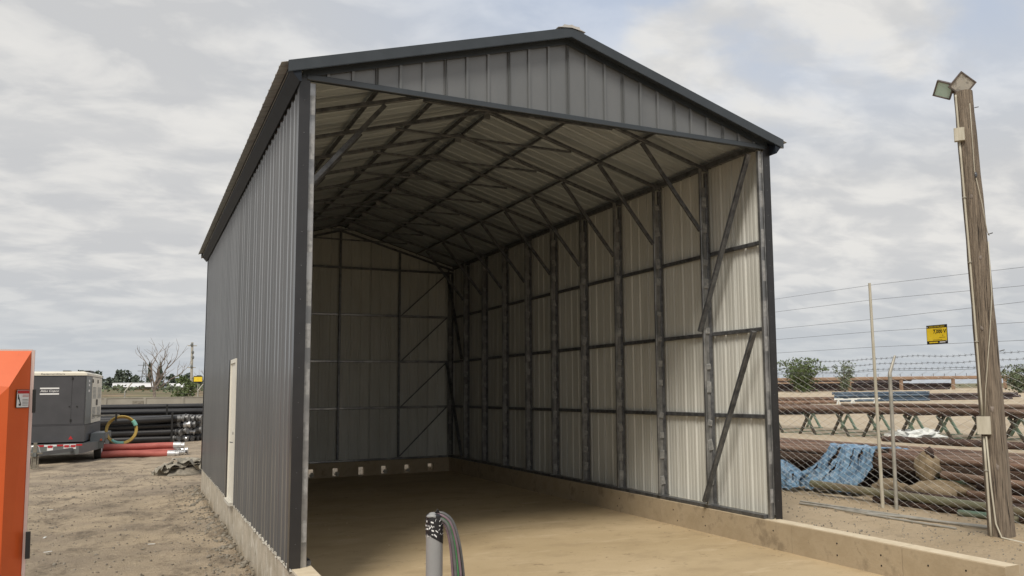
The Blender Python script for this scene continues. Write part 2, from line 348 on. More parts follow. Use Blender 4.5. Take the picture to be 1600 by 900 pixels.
g.f = [(j*nx+i, j*nx+i+1, (j+1)*nx+i+1, (j+1)*nx+i) for j in range(len(ay)-1) for i in range(nx-1)]; g.mi = [0]*len(g.f)
tag(g.build('ground', 'dirt', smooth=True), kind='structure')

# ------------------------------------------------------------------ slab, curbs and stem wall
W, LN = 7.28, 15.24
b = MB(); b.box((.2, -4.0, -.30), (W-.2, LN-.2, 0)); sl = b.build('floor_slab', 'slab'); tag(sl, kind='structure')
ZC = .42
def curb(name, x0, x1, y0, y1, xin):
    # top strip a separate paler skin of cement, body below; formed in lengths with thin joints
    root = bpy.data.objects.new(name, None); COL.objects.link(root); root['_o'] = (0, 0, 0); tag(root, kind='structure')
    ys = [y0, -2.6, -.55, 3.0, 6.6, 10.2, 13.6, y1]
    for i in range(len(ys)-1):
        a, c = ys[i]+.004, ys[i+1]-.004
        m = MB()
        n = max(2, int((c-a)/.35))
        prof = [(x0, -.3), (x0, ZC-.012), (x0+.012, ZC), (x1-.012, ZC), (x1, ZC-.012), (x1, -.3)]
        vs = []
        for k in range(n+1):
            y = a+(c-a)*k/n
            for px, pz in prof:
                w = .004*noise.noise(Vector((px*3, y*1.3, pz*5)))
                vs.append((px+w, y, pz+(w if pz > 0 else 0)))
        K = len(prof); fs = []; mi = []
        for k in range(n):
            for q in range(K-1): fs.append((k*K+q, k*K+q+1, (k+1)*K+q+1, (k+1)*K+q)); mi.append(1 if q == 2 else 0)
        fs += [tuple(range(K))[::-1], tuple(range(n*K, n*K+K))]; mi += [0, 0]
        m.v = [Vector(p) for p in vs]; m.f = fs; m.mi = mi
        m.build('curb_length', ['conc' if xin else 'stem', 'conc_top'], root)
    return root
c1 = curb('right_curb', W-.24, W, -4.05, LN, True)
c2 = curb('left_curb', -.02, .24, -4.05, LN, False)
# scuffs, dropped grit and offcuts lying on the slab
m = MB()
for i in range(260):
    x_ = rnd.uniform(.4, 6.9); y_ = rnd.uniform(-.5, 13); s_ = rnd.uniform(.004, .014)
    if rnd.random() < .5: x_ = W-.26-abs(rnd.gauss(0, .12))
    m.blob((x_, y_, s_*.4), (s_*rnd.uniform(1, 2.5), s_, s_*.6), i, .4, 5, 3)
tag(m.build('floor_grit', 'conc'), 'dried dirt crumbs scattered on the concrete floor', 'dirt', kind='stuff')
# form-tie holes in the right curb
m = MB()
for y in [-3.6, -2.9, -2.2, -1.4, -.2, 1.6, 2.5, 4.6, 6.0]:
    for z in (.27, .11):
        if rnd.random() < .8:
            yy = y+rnd.uniform(-.1, .1); zz_ = z+rnd.uniform(-.02, .02); m.tube([(W-.2445, yy, zz_), (W-.235, yy, zz_)], .012, 8)
m.build('tie_hole', 'bore', c1)
# back curb with open drain slots
m = MB(); sc = [1.45, 2.15, 2.87, 3.57, 4.32, 5.0, 5.71, 6.44]; yb0, yb1 = LN-.24, LN-.002
xs_ = .24
for k, x in enumerate(sc):
    m.box((xs_+.001, yb0, -.3), (x-.09, yb1, .26)); m.box((x-.09, yb0+.001, -.3), (x+.09, yb1-.001, .03)); xs_ = x+.09
m.box((xs_, yb0, -.3), (W-.241, yb1, .26)); m.box((.241, yb0-.002, .26), (W-.241, yb1, ZC))
tag(m.build('back_curb', 'conc'), kind='structure')
for k, x in enumerate(sc):                              # clods of cement lying in some of the slots
    if k in (2, 3, 5, 6):
        m = MB(); m.blob((x+.02*(k % 2), yb0-.06, .10), (.065, .05, .05), k, .4)
        tag(m.build('cement_clod', 'mortar', origin=(x, yb0-.06, 0)), 'small pale cement clod in a drain slot at the foot of the back wall', 'rubble', 'pale clods in the drain slots of the back wall')
# mortar droppings along the foot of the left wall sheets
m = MB()
for i in range(800):
    y = rnd.uniform(-.1, 15.2)
    if 6.55 < y < 7.62: continue
    k = rnd.uniform(.3, 1)*(1.1 if y < 5 else .6)
    m.blob((-.025, y, ZC-.008+rnd.uniform(-.02, .012)*(2.2 if rnd.random() < .2 else 1)), (.014*k, .06*k, .012*k), i, .5, 6, 4)
o = m.build('mortar_droppings', 'mortar', c2); o['kind'] = 'stuff'

# ------------------------------------------------------------------ the steel building
B = thing('steel_building', (0, 0, 0), 'tall grey metal-clad building, open at the front, with a gable roof on a concrete curb', 'building')
def rib_profile(u0, u1, major=.305, minor=True):
    pts = [(u0, 0)]
    k = math.ceil((u0-.04)/major)
    us = []
    while k*major < u1+.04:
        c = k*major; us += [(c-.036, 0), (c-.015, .024), (c+.015, .024), (c+.036, 0)] if minor else [(c-.024, 0), (c-.016, .028), (c+.016, .028), (c+.024, 0)]
        for q in () if not minor else (.34, .66): cc = c+major*q; us += [(cc-.024, 0), (cc-.008, .0055), (cc+.008, .0055), (cc+.024, 0)]
        k += 1
    for p in us:
        if u0+.002 < p[0] < u1-.002: pts.append(p)
    pts.append((u1, 0)); return pts
def panel(name, mats, parent, u0, u1, lo, hi, mp_, th=.0025, minor=True):
    """lo/hi: functions of u; mp_(u, n, h) -> world; outer skin mats[0], inner skin mats[1]"""
    lap = .0031*(round(u0/.915) % 2)                    # sheets lap over one another at the seams
    P = rib_profile(u0, u1, minor=minor); n = len(P); vs = []
    for t in (0, -th):
        for u_, r_ in P: vs.append(mp_(u_, r_+t+lap, lo(u_))); vs.append(mp_(u_, r_+t+lap, hi(u_)))
    fs = []; mi = []
    for i in range(n-1):
        a = 2*i; fs.append((a, a+2, a+3, a+1)); mi.append(0)
        c = 2*n+2*i; fs.append((c, c+1, c+3, c+2)); mi.append(1)
        fs.append((a, c, c+2, a+2)); mi.append(0); fs.append((a+1, a+3, c+3, c+1)); mi.append(0)
    fs.append((0, 1, 2*n+1, 2*n)); mi.append(0); fs.append((2*n-2, 4*n-2, 4*n-1, 2*n-1)); mi.append(0)
    m = MB(); m.v = [Vector(p) for p in vs]; m.f = fs; m.mi = mi
    return m.build(name, mats, parent)
EAV = 6.34
SL = .30
def soff(x): return 6.44+SL*(x if x < W/2 else W-x)       # underside of the roof sheets at x (at the wall line ends)
def spans(a, c, w=.915):
    r = []; q = a
    while q < c-.05: r.append((q, min(q+w, c))); q += w
    return r
DY0, DY1, DZ = 6.60, 7.56, 3.10
bot = ZC-.004
k = 0
def left_map(u, n, h): return (-.012-n, u, h)
def right_map(u, n, h): return (W+.012+n, u, h)
for a, c in spans(0.0, DY0)+spans(DY1, LN):
    k += 1; panel('wall_panel', ['wall_out', 'wall_in'], B, a, c+.012, lambda u: bot, lambda u: EAV+.02, left_map)
panel('wall_panel', ['wall_out', 'wall_in'], B, DY0+.002, DY1-.003, lambda u: DZ, lambda u: EAV+.02, left_map)
for a, c in spans(0.0, LN):
    k += 1; panel('wall_panel', ['wall_out', 'wall_in'], B, a, c+.012, lambda u: bot, lambda u: EAV+.02, right_map)
for a, c in spans(0, W):
    panel('gable_panel', ['gable_out', 'wall_in'], B, a, min(c, W)+.012, lambda u: 6.33, lambda u: max(6.335, soff(u)-.02), lambda u, n, h: (u, -.012-n, h), minor=False)
    panel('wall_panel', ['wall_out', 'wall_in'], B, a, min(c, W)+.012, lambda u: bot, lambda u: max(6.335, soff(u)-.02), lambda u, n, h: (u, LN+.012+n, h))
# roof: sheets run from ridge to eave, ribs across the length of the building
y0r, y1r, OH = -.2, LN+.2, .28
sl = math.sqrt(1+SL*SL)
for side in (0, 1):
    for a, c in spans(y0r, y1r):
        def rm(u, n, h, side=side):
            x = h; z = soff(x if side == 0 else W-x) if 0 <= x <= W else 6.36+SL*x
            z = 6.44+SL*x+.05+n
            return ((x if side == 0 else W-x), u, z)
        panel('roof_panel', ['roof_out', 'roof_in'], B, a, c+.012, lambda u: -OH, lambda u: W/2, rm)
ZR = lambda x: 6.44+SL*(x if x < W/2 else W-x)+.05
# ridge cap
m = MB()
for s_ in (-1, 1):
    m.add([(W/2, y0r-.02, ZR(W/2)+.045), (W/2, y1r, ZR(W/2)+.045), (W/2+s_*.22, y1r, ZR(W/2)-.2*SL+.032), (W/2+s_*.22, y0r-.02, ZR(W/2)-.2*SL+.032)], [(0, 1, 2, 3) if s_ < 0 else (3, 2, 1, 0)])
m.add([(W/2-.22, y0r-.02, ZR(W/2)-.2*SL+.032), (W/2, y0r-.02, ZR(W/2)+.045), (W/2+.22, y0r-.02, ZR(W/2)-.2*SL+.032), (W/2, y0r-.02, ZR(W/2)-.0)], [(0, 3, 2, 1)])
m.build('ridge_cap', 'roof_out', B)
m = MB(); m.beam((W/2+.05, -.12, ZR(W/2)+.062), (W/2+.05, .35, ZR(W/2)+.062), .26, .035, bev=.01); m.build('ridge_closure', 'roof_out', B)
# rake fascia (front and back), soffit and rake trim on the gable wall
for yf, s_ in ((y0r, -1), (y1r, 1)):
    for side in (0, 1):
        xa, xb = (-OH+.08, W/2) if side == 0 else (W/2, W+OH-.08)
        za, zb = ZR(xa) if side == 0 else ZR(W/2), ZR(W/2) if side == 0 else 6.44+SL*(W-xb)+.05
        if side == 0: za = 6.44+SL*xa+.05
        m = MB(); T = .004
        yo = yf+s_*.006
        m.add([(xa, yo, za-.125), (xb, yo, zb-.125), (xb, yo, zb+.012), (xa, yo, za+.012), (xa, yo-s_*T, za-.125), (xb, yo-s_*T, zb-.125), (xb, yo-s_*T, zb+.012), (xa, yo-s_*T, za+.012)],
              [(0,1,2,3),(4,7,6,5),(0,4,5,1),(3,2,6,7),(0,3,7,4),(1,5,6,2)])
        m.build('rake_fascia', 'trim', B)
        m = MB(); yi = -.046 if s_ < 0 else LN+.046
        m.add([(xa, yo, za-.129), (xb, yo, zb-.129), (xb, yi, zb-.09), (xa, yi, za-.09), (xa, yo, za-.133), (xb, yo, zb-.133), (xb, yi, zb-.094), (xa, yi, za-.094)],
              [(0,1,2,3),(4,7,6,5),(0,4,5,1),(2,6,7,3),(0,3,7,4),(1,5,6,2)])
        m.build('soffit', 'trim', B)
        # trim against the gable wall
        m = MB(); xg0, xg1 = (0.0, W/2) if side == 0 else (W/2, W)
        zg0, zg1 = soff(xg0)+.02, soff(xg1)+.02
        m.add([(xg0, yi, zg0-.15), (xg1, yi, zg1-.15), (xg1, yi, zg1-.03), (xg0, yi, zg0-.03), (xg0, yi-s_*.004, zg0-.15), (xg1, yi-s_*.004, zg1-.15), (xg1, yi-s_*.004, zg1-.03), (xg0, yi-s_*.004, zg0-.03)],
              [(0,1,2,3),(4,7,6,5),(0,4,5,1),(3,2,6,7),(0,3,7,4),(1,5,6,2)])
        m.build('rake_trim', 'trim', B)
# eave boxes: trim from wall top out to the drip edge
for side in (0, 1):
    sx = -1 if side == 0 else 1; xw = -.042 if side == 0 else W+.042; xo = -.16 if side == 0 else W+.16
    zo = 6.44-SL*.16+.05
    m = MB()
    pr = [(xw, 6.19), (xw+sx*.004, 6.19), (xo, zo-.085), (xo+sx*.004, zo-.004), (xo-sx*.002, zo-.004), (xw, 6.20)]
    pr = [(xw, 6.21), (xw+sx*.02, 6.205), (xo, zo-.12), (xo+sx*.006, zo-.004), (xw, zo+.03)]
    K = len(pr); vs = [(p, y, z) for y in (y0r+.01, y1r-.01) for p, z in pr]
    m.add(vs, [(i, (i+1) % K, (i+1) % K+K, i+K) for i in range(K)]+[tuple(range(K)), tuple(range(K, 2*K))[::-1]])
    m.build('eave_trim', 'eave', B)
    m = MB(); m.beam((xo+sx*.009, y0r+.01, zo-.07), (xo+sx*.009, y1r-.01, zo-.07), .003, .012); m.build('drip_edge', 'galv', B)
# corner trims
def corner(x0, x1, y, s_):
    m = MB(); m.box((x0, y-.020, bot), (x1, y-.016, 6.31)); return m
m = MB(); m.box((-.042, -.040, bot-.02), (.088, -.036, 6.36)); m.box((-.042, -.036, bot-.02), (-.038, .10, 6.28)); m.build('corner_trim', 'black_trim', B)
m = MB(); m.box((W-.088, -.040, bot-.005), (W+.042, -.036, 6.36)); m.box((W+.038, -.036, bot-.005), (W+.042, .10, 6.28)); m.build('corner_trim', 'black_trim', B)
for x0, x1, xx in ((-.042, .09, -.042), (W-.09, W+.042, W+.038)):
    m = MB(); m.box((x0, LN+.036, bot), (x1, LN+.040, 6.31)); m.box((xx, LN-.10, bot), (xx+.004, LN+.036, 6.24)); m.build('corner_trim', 'black_trim', B)
m = MB()
for i in range(14):
    for x in (.025, W-.03):
        z = .7+i*.41; m.blob((x, -.041, z), (.006, .004, .006), 0, 0, 6, 4)
o = m.build('trim_screws', 'steel', B); o['kind'] = 'stuff'
for side in (0, 1):
    m = MB()
    for z in (1.0,)+(1.99, 3.39, 4.80, 5.9):
        yy = .07
        while yy < LN:
            if not (side == 0 and DY0-.1 < yy < DY1+.1 and z < DZ): m.box(((-.018 if side == 0 else W+.018)-.005, yy-.008, z-.008), ((-.018 if side == 0 else W+.018)+.005, yy+.008, z+.008))
            yy += .305
    o = m.build('cladding_screws', 'blk', B); o['kind'] = 'stuff'
# header tube over the opening
m = MB(); m.beam((.05, -.02, 6.325), (W-.05, -.02, 6.325), .07, .075, bev=.006); m.build('header', 'trim', B)
# frames
NB = 10; bay = LN/NB
XL, XI = .09, .215
def rafz(x): return 6.30+.29*(x if x < W/2 else W-x)
for k in range(NB+1):
    y = k*bay+(.03 if k == 0 else (-.05 if k == NB else 0))
    for side in (0, 1):
        fx = (lambda q: q) if side == 0 else (lambda q: W-q)
        xp = XL if k else .05
        m = MB(); m.beam((fx(xp), y, ZC+.06), (fx(xp), y, 6.26), .065, .065, up=(0, 1, 0), bev=.006)
        p = m.build('post', 'steel' if k else 'zinc', B)
        if k == 0:
            m = MB(); m.beam((fx(.126), y, ZC+.002), (fx(.126), y, 6.27), .074, .065, up=(0, 1, 0), bev=.006); m.build('inner_leg', 'zinc', p)
            # silver paint over the welds
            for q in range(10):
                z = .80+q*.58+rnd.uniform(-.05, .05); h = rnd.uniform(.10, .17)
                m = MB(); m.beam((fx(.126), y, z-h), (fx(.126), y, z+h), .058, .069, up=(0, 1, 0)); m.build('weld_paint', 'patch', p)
        else:
            m = MB(); m.beam((fx(XI), y, ZC+.06), (fx(XI), y, rafz(XI)-.03), .05, .055, up=(0, 1, 0), bev=.006); m.build('inner_leg', 'zinc', p)
            m = MB(); m.beam(((fx(XL+.034)+fx(XI-.032))/2, y-.0, ZC+.06), ((fx(XL+.034)+fx(XI-.032))/2, y, 6.0), .104, .02, up=(0, 1, 0)); m.build('web_plate', 'web', p)
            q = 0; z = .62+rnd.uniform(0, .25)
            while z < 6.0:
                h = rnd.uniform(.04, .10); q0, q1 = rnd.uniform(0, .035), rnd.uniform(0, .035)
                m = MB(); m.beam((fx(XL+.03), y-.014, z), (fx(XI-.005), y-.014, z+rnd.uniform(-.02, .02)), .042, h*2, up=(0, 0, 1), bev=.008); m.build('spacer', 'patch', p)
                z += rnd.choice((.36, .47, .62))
        if k:   # foot plate
            m = MB(); m.box((fx(XL)-.06 if side == 0 else fx(XI)-.05, y-.05, ZC+.055), (fx(XI)+.05 if side == 0 else fx(XL)+.06, y+.05, ZC+.068)); m.build('foot_plate', 'zinc', p)
    for side in (0, 1):
        fx = (lambda q: q) if side == 0 else (lambda q: W-q)
        m = MB(); m.beam((fx(.05), y, rafz(.05)), (fx(W/2-.005), y, rafz(W/2)), .052, .062, bev=.006); p = m.build('rafter', 'steel', B)
        if 0 < k < NB:
            m = MB(); m.beam((fx(XI+.03), y-.002, 5.22), (fx(1.42), y-.002, rafz(1.42)-.055), .068, .045, up=(0, 1, 0), bev=.004); m.build('knee_brace', 'steel', B)
    if 0 < k < NB:
        m = MB(); m.beam((2.0, y+.002, rafz(2.0)-.06), (W-2.0, y+.002, rafz(2.0)-.06), .038, .04, bev=.004); m.build('collar_tie', 'steel', B)
        m = MB(); m.beam((W/2-.06, y+.036, rafz(W/2)-.06), (W/2+.06, y+.036, rafz(W/2)-.06), .006, .14); m.build('ridge_plate', 'zinc', B)
# purlins, eave struts, girts, base rails
for d in (.16, 1.22, 2.38):
    for s_ in (-1, 1):
        x = W/2+s_*d; z = 6.42+SL*(W/2-d)
        m = MB(); m.beam((x, .02, z), (x, LN-.02, z), .064, .045, up=(-s_*SL, 0, 1) if 1 else 0, bev=.01); m.build('purlin', 'steel', B)
for x in (.05, W-.05):
    m = MB(); m.beam((x, .06, 6.39), (x, LN-.06, 6.39), .075, .09, bev=.008); m.build('eave_strut', 'steel', B)
    m = MB(); m.beam((.16 if x < 1 else W-.16, .08, ZC+.03), (.16 if x < 1 else W-.16, LN-.1, ZC+.03), .14, .058, bev=.006); m.build('base_rail', 'steel', B)
ZG = (1.99, 3.39, 4.80)
for side in (0, 1):
    for z in ZG:
        if side == 0 and z < 3: segs = [(.08, DY0-.05), (DY1+.05, LN-.1)]
        else: segs = [(.08, LN-.1)]
        for a, c in segs:
            x = .032 if side == 0 else W-.032
            m = MB(); m.beam((x, a, z), (x, c, z), .05, .07, bev=.01); m.build('girt', 'steel', B)
# back wall framing
yb = LN-.10
for x in (1.82, 3.64, 5.46):
    m = MB(); m.beam((x, yb, ZC+.06), (x, yb, rafz(x)-.04), .062, .062, up=(0, 1, 0), bev=.006); p = m.build('back_post', 'steel', B)
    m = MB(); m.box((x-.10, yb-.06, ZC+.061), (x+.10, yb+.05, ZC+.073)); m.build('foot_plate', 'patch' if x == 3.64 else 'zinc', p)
m = MB(); m.beam((.25, yb, ZC+.03), (W-.25, yb, ZC+.03), .08, .055, bev=.006); m.build('base_rail', 'zinc', B)
for z in ZG:
    m = MB(); m.beam((.1, yb+.065, z), (W-.1, yb+.065, z), .055, .07, bev=.008); m.build('girt', 'zinc', B)
m = MB(); m.beam((.1, yb+.0, 6.22), (W-.1, yb, 6.22), .06, .06); m.build('tie_beam', 'steel', B)
for zs in zip((ZC+.1,)+ZG, ZG+(6.2,)):
    for a, c in ((5.50, W-.3), (W-5.50, .3)):
        m = MB(); m.beam((a, yb-.01, zs[0]), (c, yb-.01, zs[1]-.02), .032, .032, up=(0, 1, 0)); m.build('diagonal_brace', 'steel', B)
# diagonal braces of the side walls in the first and last bay
for x in (W-.30,):
    for ya, yb_, in ((bay, .08), (LN-bay, LN-.15)):
        m = MB(); m.beam((x, ya, ZC+.12), (x, yb_, ZG[1]-.05), .06, .085, up=(1, 0, 0), bev=.006); m.build('diagonal_brace', 'steel', B)
        m = MB(); m.beam((x, ya, ZG[1]+.05), (x, yb_, 6.22), .06, .085, up=(1, 0, 0), bev=.006); m.build('diagonal_brace', 'steel', B)
# personnel door
m = MB(); m.box((-.022, DY0+.045, ZC+.03), (.01, DY1-.04, DZ-.06)); d = m.build('door', 'door', B)
m = MB(); m.box((-.048, DY0-.01, ZC-.0), (-.0, DY0+.035, DZ+.02)); m.box((-.048, DY1-.035, ZC), (-.0, DY1+.01, DZ+.02)); m.box((-.048, DY0+.035, DZ-.055), (-.0, DY1-.035, DZ+.02)); m.build('door_frame', 'door', d)
m = MB(); m.box((-.068, DY1+.012, ZC), (-.008, DY1+.16, DZ+.02)); m.build('jamb_trim', 'black_trim', d)
m = MB(); m.tube([(-.035, DY0+.12, 1.55), (-.075, DY0+.12, 1.55), (-.08, DY0+.17, 1.55), (-.08, DY0+.24, 1.55)], .011, 6); m.tube([(-.034, DY0+.12, 1.72), (-.05, DY0+.12, 1.72)], .03, 10); m.build('door_handle', 'steel', d)
m = MB(); m.box((-.10, DY0-.02, ZC-.03), (.01, DY1+.02, ZC+.028)); m.build('sill', 'mortar', d)

# ------------------------------------------------------------------ grey conduit stub with cables in front
P0 = (.177, -4.757, -.15)
t = thing('conduit_stub', P0, 'grey plastic conduit pipe standing upright with black printed tape round its top', 'conduit')
x, y = P0[:2]
m = MB(); m.tube([(x, y, -.2), (x, y, 1.50)], .057, 24, cap=False); m.tube([(x, y, 1.5), (x, y, 1.2)], .050, 24, cap=False); m.build('pipe', 'pvc', t, smooth='auto')
m = MB()
prof = [(.0595, 1.44), (.0605, 1.47), (.0605, 1.57), (.058, 1.60), (.045, 1.612), (.02, 1.615)]
for i in range(len(prof)-1):
    a, c = prof[i], prof[i+1]; n = 24
    vs = []
    for q in range(n):
        th = 2*math.pi*q/n; low = -.05*max(0, math.sin(th-.3)) if i == 0 else 0
        low2 = .35*math.cos(th)
        vs.append((x+a[0]*math.cos(th), y+a[0]*math.sin(th), a[1]+(-.035*math.cos(th) if i == 0 else 0)))
    for q in range(n):
        th = 2*math.pi*q/n; vs.append((x+c[0]*math.cos(th), y+c[0]*math.sin(th), c[1]))
    m.add(vs, [(q, (q+1) % n, (q+1) % n+n, q+n) for q in range(n)])
tape = m.build('tape', 'signb', t, smooth=True)
m = MB(); m.blob((x-.012, y-.012, 1.598), (.046, .046, .022), 3, .2, 12, 8); m.build('pale_tape_end', 'pvc', t, smooth=True)
m = MB()
for row in range(4):                                    # white broken print of the tape
    z = 1.478+row*.028+rnd.uniform(-.004, .004); a0 = rnd.uniform(0, 1)
    while a0 < 6.3+0:
        w = rnd.uniform(.08, .32)
        if z > 1.455 and rnd.random() < .8:
            n = 5; vs = []; zj = rnd.uniform(-.006, .006); sl_ = rnd.uniform(-.02, .02); hs = rnd.uniform(.35, 1.1)
            for q in range(n+1):
                th = a0+w*q/n; hh = (.0065 if row < 3 else .010)*hs*(1 if q % 2 else .6)
                for zz2 in (-hh, hh): vs.append((x+.0617*math.cos(th), y+.0617*math.sin(th), z+zj+sl_*q*.2+zz2))
            m.add(vs, [(2*q, 2*q+2, 2*q+3, 2*q+1) for q in range(n)])
        a0 += w+rnd.uniform(.05, .2)
m.build('tape_print', 'white', t)
m = MB(); m.add([(x-.02, y-.03, 1.60), (x+.012, y-.035, 1.645), (x+.04, y-.02, 1.60), (x+.012, y+.02, 1.61), (x+.01, y-.03, 1.648)], [(0, 1, 2), (0, 3, 1), (1, 3, 2), (0, 4, 1)]); m.build('tape_flap', 'signb', t)
right = Vector((math.cos(.45), -math.sin(.45), 0)); back = Vector((math.sin(.45), math.cos(.45), 0))
for i, mt in enumerate(('cable_p', 'cable', 'cable', 'cable_g', 'cable', 'cable_p', 'cable')):
    f = i/6; reach = .118+.060*f; top = 1.583+.030*f; pts = []
    jy = (-.018, .010, -.028, -.012, .016, -.020, .03)[i]
    for q, (a, z) in enumerate(((-.03, 1.50), (-.01, top-.03), (.10, top-.002), (.34, top-.012-.01*(1-f)), (.60, 1.53+.02*f), (.80, 1.43), (.92, 1.29), (1.0, 1.12), (1.06, .8), (1.1, .4), (1.1, -.1))):
        pts.append(Vector((x, y, z))+right*(a*reach*1.12)+back*jy)
    sp = []
    for q in range(len(pts)-1):
        p0, p1, p2, p3 = pts[max(q-1, 0)], pts[q], pts[q+1], pts[min(q+2, len(pts)-1)]
        for u_ in (0, .25, .5, .75): sp.append(.5*((2*p1)+(p2-p0)*u_+(2*p0-5*p1+4*p2-p3)*u_*u_+(3*p1-p0-3*p2+p3)*u_**3))
    m = MB(); m.tube(sp+[pts[-1]], .0115 if mt != 'cable_p' else .009, 10); tag(m.build('cable', mt, t, smooth=True), 'green cable' if mt == 'cable_g' else None)

# ------------------------------------------------------------------ orange machine at the left edge
t = thing('boom_lift', (-3.2, -2.2, -.15), 'bright orange machine cowling with a chamfered top and a red and white warning label', 'boom lift')
ZB = .35
V = [(-2.415,-2.66,2.80), (-2.53,-2.85,2.52), (-3.3,-3.0,1.62), (-5.0,-3.05,1.62), (-5.0,-2.5,2.80),
     (-2.40,-2.68,ZB), (-2.515,-2.85,ZB), (-3.3,-3.0,ZB), (-5.0,-3.05,ZB),
     (-2.60,-1.2,2.80), (-2.60,-1.2,ZB), (-5.0,-1.2,2.8), (-5.0,-1.2,ZB)]
m = MB(); m.add(V, [(4,3,2),(4,2,1),(4,1,0),(0,1,6,5),(1,2,7,6),(2,3,8,7),(0,5,10,9),(0,9,11,4),(9,10,12,11),(4,11,12,8,3),(5,6,7,8,12,10)])
ob = m.build('cowling', 'orange', t)
m = MB(); m.beam((-2.405, -2.655, 2.805), (-2.388, -2.675, ZB), .022, .022, up=(0, 1, 0)); m.beam((-2.41, -2.652, 2.806), (-4.98, -2.5, 2.806), .012, .012); m.build('edge_gasket', 'pink', t)
m = MB()
for q in ((.60, .30), (.50, .42)): c = Vector(V[0])*q[0]+Vector(V[1])*(1-q[0]-.1)+Vector((-3.3, -2.7, 2.3))*.1; m.blob(c, (.006, .006, .006), 0, 0, 6, 4)
o = m.build('bolts', 'blk', t); o['kind'] = 'stuff'
m = MB(); m.beam((-2.372, -2.70, 1.42), (-2.369, -2.70, 1.22), .03, .03, up=(0, 1, 0)); m.build('latch', 'blk', t)
# the label on the narrow right facet
p1, p2 = Vector((-2.522, -2.85, 0)), Vector((-2.407, -2.671, 0)); fd = (p2-p1).normalized(); fn = Vector((fd.y, -fd.x, 0))
def fac(a, z, o=.002): p = p1+fd*a+fn*o; return (p.x, p.y, z)
LG = (p2-p1).length
def fq(m, a0, a1, z0, z1, o): m.add([fac(a0, z0, o), fac(a1, z0, o), fac(a1, z1, o), fac(a0, z1, o)], [(0, 1, 2, 3)])
A0, A1, Z0, Z1 = LG-.145, LG-.022, 2.365, 2.495
m = MB(); fq(m, A0, A1, Z0, Z1, .004); lb = m.build('warning_label', 'white', t)
m = MB(); fq(m, A0+.002, A1-.002, Z1-.026, Z1-.002, .006)
for q in (.036, .046): fq(m, A0+.055, A1-.006, Z1-q-.003, Z1-q, .006)
m.build('label_band', 'redp', lb)
m = MB()
for q in range(5): fq(m, A0+.055, A1-.008, Z0+.014+q*.011, Z0+.0165+q*.011, .006)
fq(m, A0+.010, A0+.017, Z0+.06, Z1-.032, .006); fq(m, A0+.020, A0+.042, Z0+.012, Z0+.026, .006)
m.add([fac(A0+.014, Z0+.075, .006), fac(A0+.020, Z0+.08, .006), fac(A0+.042, Z0+.026, .006), fac(A0+.034, Z0+.022, .006)], [(0, 1, 2, 3)])
fq(m, A0-.004, A1+.004, Z0-.004, Z1+.004, .002)
m.build('label_print', 'blk', lb)
m = MB(); m.beam((-2.385, -2.66, 2.50), (-2.382, -2.66, 2.32), .022, .02, up=(0, 1, 0)); m.build('hinge', 'blk', t)

# ------------------------------------------------------------------ generator on its trailer
GO = Vector((-3.5, 28.5, -.15)); t = thing('generator_trailer', GO, 'dark grey towable generator with a cream roof and doors on a twin-axle trailer', 'generator')
ga = R(-3.6); gc, gs = math.cos(ga), math.sin(ga)
def G(x, y, z): return (GO.x+x*gc-y*gs, GO.y+x*gs+y*gc, z)       # x<0 to the left, y>0 rearward, z world
def gbox(m, x0, x1, y0, y1, z0, z1): return m.add([G(a, c, d_) for a, c, d_ in ((x0,y0,z0),(x1,y0,z0),(x1,y1,z0),(x0,y1,z0),(x0,y0,z1),(x1,y0,z1),(x1,y1,z1),(x0,y1,z1))],
                     [(0,3,2,1),(4,5,6,7),(0,1,5,4),(1,2,6,5),(2,3,7,6),(3,0,4,7)])
GW, GL = 2.45, 5.6
m = MB(); gbox(m, -GW, 0, 0, GL, 1.31, 3.27); body_ = m.build('canopy', 'gen', t)
m = MB(); gbox(m, -GW+.02, -.48, -.012, -.001, 1.36, 3.22); gbox(m, -.46, -.03, -.012, -.001, 1.36, 3.22); m.build('front_panel', 'gen', body_)
m = MB(); gbox(m, .002, .012, .02, 1.95, 1.33, 3.24); m.build('grey_side_panel', 'gen2', body_)
m = MB()
for z in (2.62, 2.85, 3.02): gbox(m, .013, .018, .8, 1.15, z, z+.09)
m.build('side_print', 'white', body_)
for y0_, y1_ in ((2.0, 3.75), (3.8, GL-.02)):
    m = MB(); gbox(m, .002, .02, y0_, y1_, 1.33, 3.24); dr = m.build('side_door', 'cream', body_)
    for z0_ in (2.35, 1.5):
        m = MB()
        for q in range(9): gbox(m, .021, .026, y0_+.25, y1_-.35, z0_+q*.055, z0_+q*.055+.028)
        m.build('louvre', 'gen2', dr)
    m = MB(); gbox(m, .022, .04, y1_-.25 if y0_ < 3 else y0_+.08, y1_-.12 if y0_ < 3 else y0_+.2, 2.05, 2.3); m.build('door_handle', 'blk', dr)
    m = MB(); gbox(m, .022, .05, y0_+.02, y0_+.12, 3.0, 3.15); m.build('hinge', 'blk', dr)
m = MB(); P_ = [(-GW-.02, 0), (.03, 0)]
m.add([G(-GW-.02,-.03,3.27), G(.03,-.03,3.27), G(.03,GL+.03,3.27), G(-GW-.02,GL+.03,3.27), G(-GW-.02,-.03,3.36), G(.03,-.03,3.36), G(.03,GL+.03,3.36), G(-GW-.02,GL+.03,3.36),
       G(-GW+.1,.06,3.43), G(-.10,.06,3.43), G(-.10,GL-.06,3.43), G(-GW+.1,GL-.06,3.43)],
      [(0,3,2,1),(0,1,5,4),(1,2,6,5),(2,3,7,6),(3,0,4,7),(4,5,9,8),(5,6,10,9),(6,7,11,10),(7,4,8,11),(8,9,10,11)])
rf = m.build('roof', 'cream', t)
